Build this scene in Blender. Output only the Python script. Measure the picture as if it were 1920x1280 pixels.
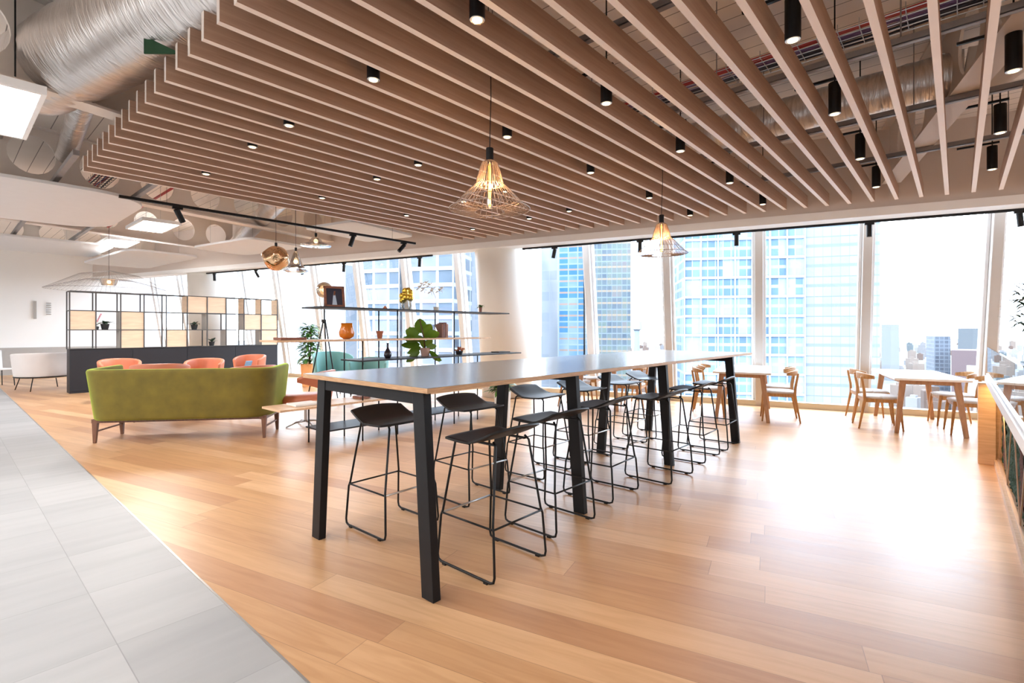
import bpy, math, random
from mathutils import Vector, Matrix
R = math.radians
random.seed(7)
for o in list(bpy.data.objects):
    bpy.data.objects.remove(o)
sc = bpy.context.scene
C = sc.collection

# ------------------------------------------------------------------ camera
EYE = 1.38
YAW = 41.4
cam = bpy.data.cameras.new('camera')
cam.lens = 36 * 947 / 1920
cam.sensor_width = 36
cam.shift_y = -22 / 1920
cam.clip_start = 0.05
cam.clip_end = 6000
co = bpy.data.objects.new('camera', cam)
C.objects.link(co)
co.location = (0, 0, EYE)
co.rotation_euler = (R(90), 0, R(YAW))
sc.camera = co

# ------------------------------------------------------------------ world, exposure
sc.view_settings.view_transform = 'Standard'
sc.view_settings.look = 'None'
sc.view_settings.exposure = 0.3
sc.view_settings.gamma = 1
sc.view_settings.use_curve_mapping = False
w = bpy.data.worlds.new('world')
sc.world = w
w.use_nodes = True
nt = w.node_tree
nt.nodes.clear()
wo = nt.nodes.new('ShaderNodeOutputWorld')
bg = nt.nodes.new('ShaderNodeBackground')
bg.inputs[1].default_value = 10.0
tc = nt.nodes.new('ShaderNodeTexCoord')
mp = nt.nodes.new('ShaderNodeMapping')
mp.inputs['Scale'].default_value = (1.5, 1.5, 5)
nz = nt.nodes.new('ShaderNodeTexNoise')
nz.inputs['Scale'].default_value = 2.2
nz.inputs['Detail'].default_value = 5
cr = nt.nodes.new('ShaderNodeValToRGB')
cr.color_ramp.elements[0].position = 0.38
cr.color_ramp.elements[0].color = (0.56, 0.74, 1.0, 1)
cr.color_ramp.elements[1].position = 0.62
cr.color_ramp.elements[1].color = (0.93, 0.97, 1.0, 1)
for a, b in ((tc.outputs['Generated'], mp.inputs[0]), (mp.outputs[0], nz.inputs[0]), (nz.outputs[0], cr.inputs[0]),
             (cr.outputs[0], bg.inputs[0]), (bg.outputs[0], wo.inputs[0])):
    nt.links.new(a, b)
sd = bpy.data.lights.new('sun', 'SUN')
sd.energy = 4.0
sd.angle = R(3)
sd.color = (1, 0.96, 0.9)
so = bpy.data.objects.new('sun', sd)
C.objects.link(so)
so.rotation_euler = (R(48), 0, R(10))      # high behind the building, lights the towers opposite
try:
    sc.cycles.max_bounces = 8
    sc.cycles.diffuse_bounces = 5
    sc.cycles.glossy_bounces = 4
    sc.cycles.transparent_max_bounces = 16
    sc.cycles.sample_clamp_indirect = 8
    sc.cycles.caustics_reflective = False
    sc.cycles.caustics_refractive = False
    sc.cycles.use_denoising = True
except Exception:
    pass

# ------------------------------------------------------------------ directions and area lamps, seen and added, that light the rooms
WA = R(14.3)                                    # the glass wall runs 14 degrees off the room's grid
A = Vector((math.cos(WA), math.sin(WA), 0))
B = Vector((-math.sin(WA), math.cos(WA), 0))
SLOPE = 0.25


def area(name, loc, sx, sy, energy, color=(1, 1, 1), rot=(0, 0, 0), portal=False, parent=None):
    l = bpy.data.lights.new(name, 'AREA')
    l.shape = 'RECTANGLE'
    l.size = sx
    l.size_y = sy
    l.energy = energy
    l.color = color
    o = bpy.data.objects.new(name, l)
    C.objects.link(o)
    o.location = loc
    o.rotation_euler = rot
    if portal:
        l.cycles.is_portal = True
    if parent:
        o.parent = parent
    return o


# ------------------------------------------------------------------ materials
def node_mat(name):
    m = bpy.data.materials.new(name)
    m.use_nodes = True
    t = m.node_tree
    p = t.nodes['Principled BSDF']
    return m, t, p


def L(t, a, b):
    t.links.new(a, b)


def math_node(t, op, a, b=None, c=None):
    n = t.nodes.new('ShaderNodeMath')
    n.operation = op
    for i, v in enumerate((a, b, c)):
        if v is None:
            continue
        if isinstance(v, (int, float)):
            n.inputs[i].default_value = v
        else:
            t.links.new(v, n.inputs[i])
    return n.outputs[0]


def mixrgb(t, fac, a, b):
    n = t.nodes.new('ShaderNodeMix')
    n.data_type = 'RGBA'
    if isinstance(fac, (int, float)):
        n.inputs[0].default_value = fac
    else:
        t.links.new(fac, n.inputs[0])
    for i, v in ((6, a), (7, b)):
        if isinstance(v, tuple):
            n.inputs[i].default_value = (*v[:3], 1)
        else:
            t.links.new(v, n.inputs[i])
    return n.outputs[2]


def mat(name, col, rough=0.5, metal=0.0, var=0.12, scale=6, bump=0.0, sheen=0.0, sheencol=None, emit=None, estr=0, spec=0.5):
    m, t, p = node_mat(name)
    n = t.nodes.new('ShaderNodeTexNoise')
    n.inputs['Scale'].default_value = scale
    n.inputs['Detail'].default_value = 3
    cn = t.nodes.new('ShaderNodeTexCoord')
    L(t, cn.outputs['Object'], n.inputs[0])
    c = mixrgb(t, n.outputs[0], tuple(x * (1 - var) for x in col), tuple(min(1, x * (1 + var)) for x in col))
    L(t, c, p.inputs['Base Color'])
    p.inputs['Roughness'].default_value = rough
    p.inputs['Metallic'].default_value = metal
    p.inputs['Specular IOR Level'].default_value = spec
    if bump:
        b = t.nodes.new('ShaderNodeBump')
        b.inputs['Strength'].default_value = bump
        b.inputs['Distance'].default_value = 0.02
        L(t, n.outputs[0], b.inputs['Height'])
        L(t, b.outputs[0], p.inputs['Normal'])
    if sheen:
        p.inputs['Sheen Weight'].default_value = sheen
        p.inputs['Sheen Roughness'].default_value = 0.35
        if sheencol:
            p.inputs['Sheen Tint'].default_value = (*sheencol, 1)
    if emit:
        p.inputs['Emission Color'].default_value = (*emit, 1)
        p.inputs['Emission Strength'].default_value = estr
    return m


def wood(name, c1, c2, rough=0.45, stretch=(1, 12, 12), scale=3.0, bump=0.05):
    m, t, p = node_mat(name)
    cn = t.nodes.new('ShaderNodeTexCoord')
    mp = t.nodes.new('ShaderNodeMapping')
    mp.inputs['Scale'].default_value = stretch
    L(t, cn.outputs['Object'], mp.inputs[0])
    n = t.nodes.new('ShaderNodeTexNoise')
    n.inputs['Scale'].default_value = scale
    n.inputs['Detail'].default_value = 6
    n.inputs['Distortion'].default_value = 0.6
    L(t, mp.outputs[0], n.inputs[0])
    r = t.nodes.new('ShaderNodeValToRGB')
    r.color_ramp.elements[0].position = 0.33
    r.color_ramp.elements[1].position = 0.68
    r.color_ramp.elements[0].color = (*c2, 1)
    r.color_ramp.elements[1].color = (*c1, 1)
    L(t, n.outputs[0], r.inputs[0])
    L(t, r.outputs[0], p.inputs['Base Color'])
    p.inputs['Roughness'].default_value = rough
    if bump:
        b = t.nodes.new('ShaderNodeBump')
        b.inputs['Strength'].default_value = bump
        b.inputs['Distance'].default_value = 0.005
        L(t, n.outputs[0], b.inputs['Height'])
        L(t, b.outputs[0], p.inputs['Normal'])
    return m


def plank_floor():
    m, t, p = node_mat('oak_planks')
    g = t.nodes.new('ShaderNodeNewGeometry')
    sp = t.nodes.new('ShaderNodeVectorRotate')
    sp.rotation_type = 'Z_AXIS'
    sp.inputs['Angle'].default_value = -WA
    L(t, g.outputs['Position'], sp.inputs[0])
    xyz = t.nodes.new('ShaderNodeSeparateXYZ')
    L(t, sp.outputs[0], xyz.inputs[0])
    x, y = xyz.outputs[0], xyz.outputs[1]
    PW, PL = 0.19, 2.1
    rowf = math_node(t, 'DIVIDE', y, PW)
    row = math_node(t, 'FLOOR', rowf)
    wn = t.nodes.new('ShaderNodeTexWhiteNoise')
    wn.noise_dimensions = '1D'
    L(t, row, wn.inputs['W'])
    xo = math_node(t, 'ADD', math_node(t, 'DIVIDE', x, PL), math_node(t, 'MULTIPLY', wn.outputs[0], 7.3))
    colf = math_node(t, 'FLOOR', xo)
    cmb = t.nodes.new('ShaderNodeCombineXYZ')
    L(t, row, cmb.inputs[0])
    L(t, colf, cmb.inputs[1])
    w2 = t.nodes.new('ShaderNodeTexWhiteNoise')
    w2.noise_dimensions = '2D'
    L(t, cmb.outputs[0], w2.inputs['Vector'])
    # grain
    mp = t.nodes.new('ShaderNodeMapping')
    mp.inputs['Scale'].default_value = (1.2, 14, 1)
    L(t, sp.outputs[0], mp.inputs[0])
    off = t.nodes.new('ShaderNodeVectorMath')
    off.operation = 'ADD'
    L(t, mp.outputs[0], off.inputs[0])
    sc_ = t.nodes.new('ShaderNodeVectorMath')
    sc_.operation = 'SCALE'
    sc_.inputs['Scale'].default_value = 37
    L(t, w2.outputs['Color'], sc_.inputs[0])
    L(t, sc_.outputs[0], off.inputs[1])
    n = t.nodes.new('ShaderNodeTexNoise')
    n.inputs['Scale'].default_value = 1.6
    n.inputs['Detail'].default_value = 7
    n.inputs['Distortion'].default_value = 0.9
    L(t, off.outputs[0], n.inputs[0])
    r = t.nodes.new('ShaderNodeValToRGB')
    e = r.color_ramp.elements
    e[0].position = 0.0
    e[0].color = (0.49, 0.265, 0.14, 1)
    e[1].position = 1.0
    e[1].color = (0.68, 0.43, 0.245, 1)
    k = e.new(0.45)
    k.color = (0.58, 0.34, 0.175, 1)
    k = e.new(0.75)
    k.color = (0.63, 0.38, 0.205, 1)
    L(t, w2.outputs['Value'], r.inputs[0])
    gr = t.nodes.new('ShaderNodeValToRGB')
    gr.color_ramp.elements[0].position = 0.3
    gr.color_ramp.elements[0].color = (0.82, 0.76, 0.70, 1)
    gr.color_ramp.elements[1].position = 0.62
    gr.color_ramp.elements[1].color = (1.0, 1.0, 1.0, 1)
    L(t, n.outputs[0], gr.inputs[0])
    mul = t.nodes.new('ShaderNodeMix')
    mul.data_type = 'RGBA'
    mul.blend_type = 'MULTIPLY'
    mul.inputs[0].default_value = 0.8
    L(t, r.outputs[0], mul.inputs[6])
    L(t, gr.outputs[0], mul.inputs[7])
    # joints
    fy = math_node(t, 'FRACT', rowf)
    fx = math_node(t, 'FRACT', xo)
    jy = math_node(t, 'LESS_THAN', fy, 0.014)
    jx = math_node(t, 'LESS_THAN', fx, 0.0016)
    j = math_node(t, 'MAXIMUM', jy, jx)
    col = mixrgb(t, math_node(t, 'MULTIPLY', j, 0.55), mul.outputs[2], (0.16, 0.08, 0.04))
    L(t, col, p.inputs['Base Color'])
    rr = math_node(t, 'ADD', math_node(t, 'MULTIPLY', n.outputs[0], 0.10), 0.31)
    L(t, rr, p.inputs['Roughness'])
    p.inputs['Specular IOR Level'].default_value = 0.5
    b = t.nodes.new('ShaderNodeBump')
    b.inputs['Strength'].default_value = 0.12
    b.inputs['Distance'].default_value = 0.002
    L(t, n.outputs[0], b.inputs['Height'])
    L(t, b.outputs[0], p.inputs['Normal'])
    return m


def tile_floor():
    m, t, p = node_mat('grey_tiles')
    g = t.nodes.new('ShaderNodeNewGeometry')
    xyz = t.nodes.new('ShaderNodeSeparateXYZ')
    L(t, g.outputs['Position'], xyz.inputs[0])
    xf = math_node(t, 'DIVIDE', math_node(t, 'ADD', xyz.outputs[0], 4.06), 0.645)
    yf = math_node(t, 'DIVIDE', math_node(t, 'SUBTRACT', xyz.outputs[1], 0.515), 1.2)
    cx, cy = math_node(t, 'FLOOR', xf), math_node(t, 'FLOOR', yf)
    cmb = t.nodes.new('ShaderNodeCombineXYZ')
    L(t, cx, cmb.inputs[0])
    L(t, cy, cmb.inputs[1])
    w2 = t.nodes.new('ShaderNodeTexWhiteNoise')
    w2.noise_dimensions = '2D'
    L(t, cmb.outputs[0], w2.inputs['Vector'])
    mp = t.nodes.new('ShaderNodeMapping')
    mp.inputs['Scale'].default_value = (7, 1.0, 1)
    L(t, g.outputs['Position'], mp.inputs[0])
    off = t.nodes.new('ShaderNodeVectorMath')
    off.operation = 'ADD'
    L(t, mp.outputs[0], off.inputs[0])
    s_ = t.nodes.new('ShaderNodeVectorMath')
    s_.operation = 'SCALE'
    s_.inputs['Scale'].default_value = 19
    L(t, w2.outputs['Color'], s_.inputs[0])
    L(t, s_.outputs[0], off.inputs[1])
    n = t.nodes.new('ShaderNodeTexNoise')
    n.inputs['Scale'].default_value = 1.1
    n.inputs['Detail'].default_value = 6
    L(t, off.outputs[0], n.inputs[0])
    f = math_node(t, 'ADD', math_node(t, 'MULTIPLY', w2.outputs['Value'], 0.35), math_node(t, 'MULTIPLY', n.outputs[0], 0.65))
    c = mixrgb(t, f, (0.27, 0.275, 0.285), (0.46, 0.465, 0.475))
    fx, fy = math_node(t, 'FRACT', xf), math_node(t, 'FRACT', yf)
    j = math_node(t, 'MAXIMUM', math_node(t, 'LESS_THAN', fx, 0.005), math_node(t, 'LESS_THAN', fy, 0.0035))
    c = mixrgb(t, math_node(t, 'MULTIPLY', j, 0.6), c, (0.2, 0.2, 0.2))
    L(t, c, p.inputs['Base Color'])
    p.inputs['Roughness'].default_value = 0.5
    return m


def facade(name, pw, ph, line, cells, lw=0.12, lh=0.2, rough=0.5, band=None, spec=0.12):
    """curtain wall: frames every pw, floor bands every ph, each pane its own tint"""
    K = 0.42
    line = tuple(K * c for c in line)
    cells = [tuple(K * c for c in q) for q in cells]
    band = tuple(K * c for c in band) if band else None
    m, t, p = node_mat(name)
    cn = t.nodes.new('ShaderNodeTexCoord')
    xyz = t.nodes.new('ShaderNodeSeparateXYZ')
    L(t, cn.outputs['Object'], xyz.inputs[0])
    s = math_node(t, 'ADD', xyz.outputs[0], xyz.outputs[1])
    uf = math_node(t, 'DIVIDE', s, pw)
    vf = math_node(t, 'DIVIDE', xyz.outputs[2], ph)
    cmb = t.nodes.new('ShaderNodeCombineXYZ')
    L(t, math_node(t, 'FLOOR', uf), cmb.inputs[0])
    L(t, math_node(t, 'FLOOR', vf), cmb.inputs[1])
    wn = t.nodes.new('ShaderNodeTexWhiteNoise')
    wn.noise_dimensions = '2D'
    L(t, cmb.outputs[0], wn.inputs['Vector'])
    n = t.nodes.new('ShaderNodeTexNoise')
    n.inputs['Scale'].default_value = 0.12
    L(t, cn.outputs['Object'], n.inputs[0])
    f = math_node(t, 'ADD', math_node(t, 'MULTIPLY', wn.outputs['Value'], 0.5), math_node(t, 'MULTIPLY', n.outputs[0], 0.6))
    r = t.nodes.new('ShaderNodeValToRGB')
    e = r.color_ramp.elements
    e[0].position, e[0].color = 0.15, (*cells[0], 1)
    e[1].position, e[1].color = 0.85, (*cells[-1], 1)
    for i, c in enumerate(cells[1:-1]):
        k = e.new(0.15 + 0.7 * (i + 1) / (len(cells) - 1))
        k.color = (*c, 1)
    L(t, f, r.inputs[0])
    c = r.outputs[0]
    if band:
        c = mixrgb(t, math_node(t, 'LESS_THAN', math_node(t, 'FRACT', math_node(t, 'ADD', vf, 0.5)), 0.16), c, band)
    ju = math_node(t, 'LESS_THAN', math_node(t, 'FRACT', uf), lw)
    jv = math_node(t, 'LESS_THAN', math_node(t, 'FRACT', vf), lh)
    c = mixrgb(t, math_node(t, 'MAXIMUM', ju, jv), c, line)
    L(t, c, p.inputs['Base Color'])
    p.inputs['Roughness'].default_value = rough
    p.inputs['Specular IOR Level'].default_value = spec
    return m


def glassmat(name, tint=(0.97, 0.99, 1.0), refl=0.08, rough=0.0, most=0.9):
    m = bpy.data.materials.new(name)
    m.use_nodes = True
    t = m.node_tree
    t.nodes.clear()
    o = t.nodes.new('ShaderNodeOutputMaterial')
    tr = t.nodes.new('ShaderNodeBsdfTransparent')
    tr.inputs[0].default_value = (*tint, 1)
    gl = t.nodes.new('ShaderNodeBsdfGlossy')
    gl.inputs['Roughness'].default_value = rough
    fr = t.nodes.new('ShaderNodeFresnel')
    fr.inputs[0].default_value = 1.45
    mx = t.nodes.new('ShaderNodeMixShader')
    f = math_node(t, 'MULTIPLY', fr.outputs[0], refl / 0.04)
    f = math_node(t, 'MINIMUM', f, most)
    L(t, f, mx.inputs[0])
    L(t, tr.outputs[0], mx.inputs[1])
    L(t, gl.outputs[0], mx.inputs[2])
    L(t, mx.outputs[0], o.inputs[0])
    return m


def foil(name):
    m, t, p = node_mat(name)
    cn = t.nodes.new('ShaderNodeTexCoord')
    mp = t.nodes.new('ShaderNodeMapping')
    mp.inputs['Scale'].default_value = (22, 3, 3)
    L(t, cn.outputs['Object'], mp.inputs[0])
    n = t.nodes.new('ShaderNodeTexNoise')
    n.inputs['Scale'].default_value = 1.2
    n.inputs['Detail'].default_value = 5
    n.inputs['Distortion'].default_value = 1.2
    L(t, mp.outputs[0], n.inputs[0])
    c = mixrgb(t, n.outputs[0], (0.50, 0.44, 0.40), (0.92, 0.90, 0.90))
    L(t, c, p.inputs['Base Color'])
    p.inputs['Metallic'].default_value = 0.92
    p.inputs['Roughness'].default_value = 0.28
    b = t.nodes.new('ShaderNodeBump')
    b.inputs['Strength'].default_value = 0.7
    b.inputs['Distance'].default_value = 0.02
    L(t, n.outputs[0], b.inputs['Height'])
    L(t, b.outputs[0], p.inputs['Normal'])
    return m


def deck():
    m, t, p = node_mat('ceiling_deck')
    g = t.nodes.new('ShaderNodeNewGeometry')
    xyz = t.nodes.new('ShaderNodeSeparateXYZ')
    L(t, g.outputs['Position'], xyz.inputs[0])
    yf = math_node(t, 'FRACT', math_node(t, 'DIVIDE', xyz.outputs[1], 0.21))
    j = math_node(t, 'LESS_THAN', yf, 0.05)
    n = t.nodes.new('ShaderNodeTexNoise')
    n.inputs['Scale'].default_value = 1.5
    L(t, g.outputs['Position'], n.inputs[0])
    c = mixrgb(t, n.outputs[0], (0.80, 0.72, 0.65), (0.90, 0.83, 0.76))
    c = mixrgb(t, j, c, (0.30, 0.26, 0.23))
    L(t, c, p.inputs['Base Color'])
    p.inputs['Roughness'].default_value = 0.7
    return m


def cityground():
    m, t, p = node_mat('city_ground')
    g = t.nodes.new('ShaderNodeNewGeometry')
    v = t.nodes.new('ShaderNodeTexVoronoi')
    v.inputs['Scale'].default_value = 0.05
    L(t, g.outputs['Position'], v.inputs[0])
    n = t.nodes.new('ShaderNodeTexNoise')
    n.inputs['Scale'].default_value = 0.006
    n.inputs['Detail'].default_value = 6
    L(t, g.outputs['Position'], n.inputs[0])
    r = t.nodes.new('ShaderNodeValToRGB')
    e = r.color_ramp.elements
    e[0].position, e[0].color = 0.0, (0.030, 0.036, 0.042, 1)
    e[1].position, e[1].color = 1.0, (0.085, 0.08, 0.08, 1)
    k = e.new(0.4)
    k.color = (0.045, 0.055, 0.055, 1)
    k = e.new(0.7)
    k.color = (0.065, 0.055, 0.056, 1)
    L(t, v.outputs['Color'], r.inputs[0])
    L(t, mixrgb(t, math_node(t, 'GREATER_THAN', n.outputs[0], 0.56), r.outputs[0], (0.035, 0.046, 0.04)), p.inputs['Base Color'])
    p.inputs['Roughness'].default_value = 0.8
    return m


M = {}
M['white'] = mat('white_paint', (0.90, 0.90, 0.90), 0.6, var=0.02)
M['wallwhite'] = mat('wall_paint', (0.90, 0.90, 0.90), 0.7, var=0.02, scale=1)
M['grey'] = mat('grey_paint', (0.42, 0.40, 0.38), 0.6, var=0.05)
M['beige'] = mat('beige_steel_paint', (0.78, 0.71, 0.65), 0.5, var=0.04, scale=1)
M['bulk'] = mat('bulkhead_paint', (0.68, 0.60, 0.55), 0.6, var=0.03, scale=1)
M['raft'] = mat('acoustic_raft', (0.72, 0.72, 0.73), 0.8, var=0.03)
M['black'] = mat('black_metal', (0.007, 0.007, 0.008), 0.42, var=0.2, spec=.3)
M['blackplastic'] = mat('black_plastic', (0.011, 0.010, 0.011), 0.45, var=0.25, spec=.35)
M['legblack'] = mat('powder_coated_leg', (0.009, 0.009, 0.011), 0.5, var=0.15, spec=.25)
M['steel'] = mat('steel', (0.55, 0.54, 0.53), 0.35, 0.9, var=0.1)
M['rail'] = mat('galvanised_rail', (0.30, 0.28, 0.28), 0.5, 0.5, var=0.2)
M['top'] = mat('grey_laminate', (0.165, 0.17, 0.18), 0.22, var=0.05, scale=30, spec=0.8)
M['ply'] = wood('plywood_edge', (0.62, 0.38, 0.20), (0.44, 0.24, 0.12), 0.5, (2, 2, 40), 6)
M['oak'] = wood('oak_shelf', (0.72, 0.50, 0.33), (0.56, 0.36, 0.22), 0.45)
M['chairwood'] = wood('chair_oak', (0.56, 0.30, 0.11), (0.40, 0.19, 0.06), 0.4, (10, 10, 1.5), 4)
M['tablewood'] = wood('table_leg_oak', (0.50, 0.28, 0.15), (0.36, 0.19, 0.10), 0.45, (10, 10, 1.5), 4)
M['walnut'] = wood('walnut', (0.20, 0.09, 0.05), (0.12, 0.05, 0.03), 0.4, (10, 10, 1.5), 4)
M['slat'] = wood('slat_veneer', (0.50, 0.33, 0.235), (0.41, 0.26, 0.185), 0.55, (14, 0.6, 14), 3)
M['slatedge'] = mat('slat_edge_band', (0.86, 0.75, 0.68), 0.4, var=.03)
M['dvframe'] = mat('dark_grey_frame', (0.07, 0.068, 0.07), 0.5, var=.1)
M['padgrey'] = mat('grey_seat_pad', (0.62, 0.60, 0.60), 0.8, var=0.06)
M['whitetop'] = mat('white_table_top', (0.86, 0.86, 0.86), 0.35, var=0.01)
M['charcoal'] = mat('charcoal_cabinet', (0.020, 0.021, 0.027), 0.5, var=0.1, scale=2, spec=.35)
M['panel'] = wood('birch_panel', (0.80, 0.62, 0.45), (0.70, 0.53, 0.38), 0.55, (1, 1, 6), 3)
M['orange'] = mat('orange_leather', (0.60, 0.20, 0.11), 0.4, var=0.08)
M['teal'] = mat('teal_fabric', (0.22, 0.46, 0.45), 0.8, var=0.06, sheen=0.2)
M['pinkwhite'] = mat('off_white_upholstery', (0.74, 0.70, 0.69), 0.8, var=0.04)
M['velvet'] = mat('olive_velvet', (0.135, 0.100, 0.008), 0.75, var=0.45, scale=6, sheen=1.0, sheencol=(0.60, 0.85, 0.10))
M['velvet_dark'] = mat('velvet_button', (0.04, 0.03, 0.005), 0.9)
M['led'] = mat('led_diffuser', (0.9, 0.9, 0.9), 0.5, emit=(1, 0.99, 0.97), estr=7, var=0.01)
M['warmled'] = mat('warm_lamp', (0.9, 0.8, 0.6), 0.5, emit=(1, 0.74, 0.40), estr=6, var=0.01)
M['filament'] = mat('filament', (1, 0.7, 0.3), 0.5, emit=(1, 0.55, 0.14), estr=14, var=0.01)
M['bronze'] = mat('bronze_wire', (0.42, 0.33, 0.28), 0.4, 0.6, var=0.2)
M['goldwire'] = mat('brass_lattice', (0.72, 0.52, 0.38), 0.4, 0.6, var=0.1)
M['gold'] = mat('gold_foil_ball', (0.85, 0.52, 0.08), 0.28, 0.9, var=0.4, scale=30, bump=0.5)
M['copper'] = mat('copper_mirror_glass', (0.72, 0.46, 0.27), 0.08, 0.95, var=0.3, scale=9, bump=0.6)
M['amber'] = mat('amber_glass', (0.62, 0.17, 0.015), 0.12, var=0.25, scale=5)
M['terracotta'] = mat('terracotta', (0.50, 0.17, 0.08), 0.7)
M['pot_pink'] = mat('pink_clay_pot', (0.56, 0.38, 0.32), 0.7)
M['pot_black'] = mat('black_pot', (0.02, 0.02, 0.022), 0.5)
M['pot_white'] = mat('white_pot', (0.78, 0.74, 0.68), 0.5)
M['pot_orange'] = mat('orange_planter', (0.80, 0.42, 0.18), 0.6)
M['leaf'] = mat('leaf_green', (0.075, 0.19, 0.035), 0.4, var=0.5, scale=9)
M['leafbig'] = mat('fiddle_leaf', (0.13, 0.27, 0.02), 0.32, var=0.5, scale=5)
M['leafdark'] = mat('dark_leaf', (0.03, 0.07, 0.04), 0.5, var=0.4, scale=12)
M['moss'] = mat('moss', (0.016, 0.050, 0.022), 0.95, var=0.8, scale=45, bump=1.0)
M['mossred'] = mat('reddish_moss', (0.10, 0.03, 0.015), 0.95, var=0.6, scale=45, bump=1.0)
M['book'] = mat('brown_book', (0.30, 0.13, 0.09), 0.6)
M['blue'] = mat('blue_book', (0.16, 0.28, 0.42), 0.6)
M['paper'] = mat('paper', (0.8, 0.78, 0.75), 0.7)
M['darkglass'] = mat('dark_bottle', (0.035, 0.03, 0.04), 0.15)
M['frame'] = wood('picture_frame_wood', (0.26, 0.10, 0.06), (0.16, 0.06, 0.04), 0.4)
M['photo_dark'] = mat('picture_dark', (0.025, 0.027, 0.05), 0.4)
M['photo_figure'] = mat('picture_pale', (0.42, 0.50, 0.62), 0.5)
M['petal'] = mat('white_petal', (0.9, 0.88, 0.86), 0.6)
M['pink'] = mat('pink_petal', (0.75, 0.22, 0.30), 0.6)
M['mull'] = mat('mullion_paint', (0.58, 0.54, 0.50), 0.45, 0.1, var=0.03, scale=1)
M['mullwhite'] = mat('mullion_white', (0.80, 0.80, 0.80), 0.45, var=0.02, scale=1)
M['sill'] = mat('sill_metal', (0.62, 0.55, 0.42), 0.35, 0.5, var=0.05)
M['column'] = mat('column_paint', (0.86, 0.84, 0.80), 0.5, var=0.02, scale=1)
M['glass'] = glassmat('window_glass', (0.96, 0.985, 0.99), 0.03, most=.10)
M['balglass'] = glassmat('balustrade_glass', (0.93, 0.97, 0.97), 0.09)
M['clearglass'] = glassmat('clear_glass', (0.80, 0.83, 0.85), 0.28)
M['smokeglass'] = glassmat('smoked_glass', (0.62, 0.58, 0.58), 0.4)
M['amberglass'] = glassmat('amber_lamp_glass', (0.9, 0.66, 0.42), 0.3)
M['green'] = mat('green_card', (0.003, 0.05, 0.015), 0.6)
M['red'] = mat('red_cable', (0.48, 0.05, 0.05), 0.5)
M['purple'] = mat('purple_cable', (0.18, 0.10, 0.26), 0.5)
M['darkcable'] = mat('dark_cable', (0.03, 0.03, 0.05), 0.5)
M['pipe'] = mat('copper_pipe', (0.55, 0.27, 0.16), 0.35, 0.7)
M['foil'] = foil('foil_duct')
M['deck'] = deck()
M['floor'] = plank_floor()
M['tiles'] = tile_floor()
M['ground'] = cityground()


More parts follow.
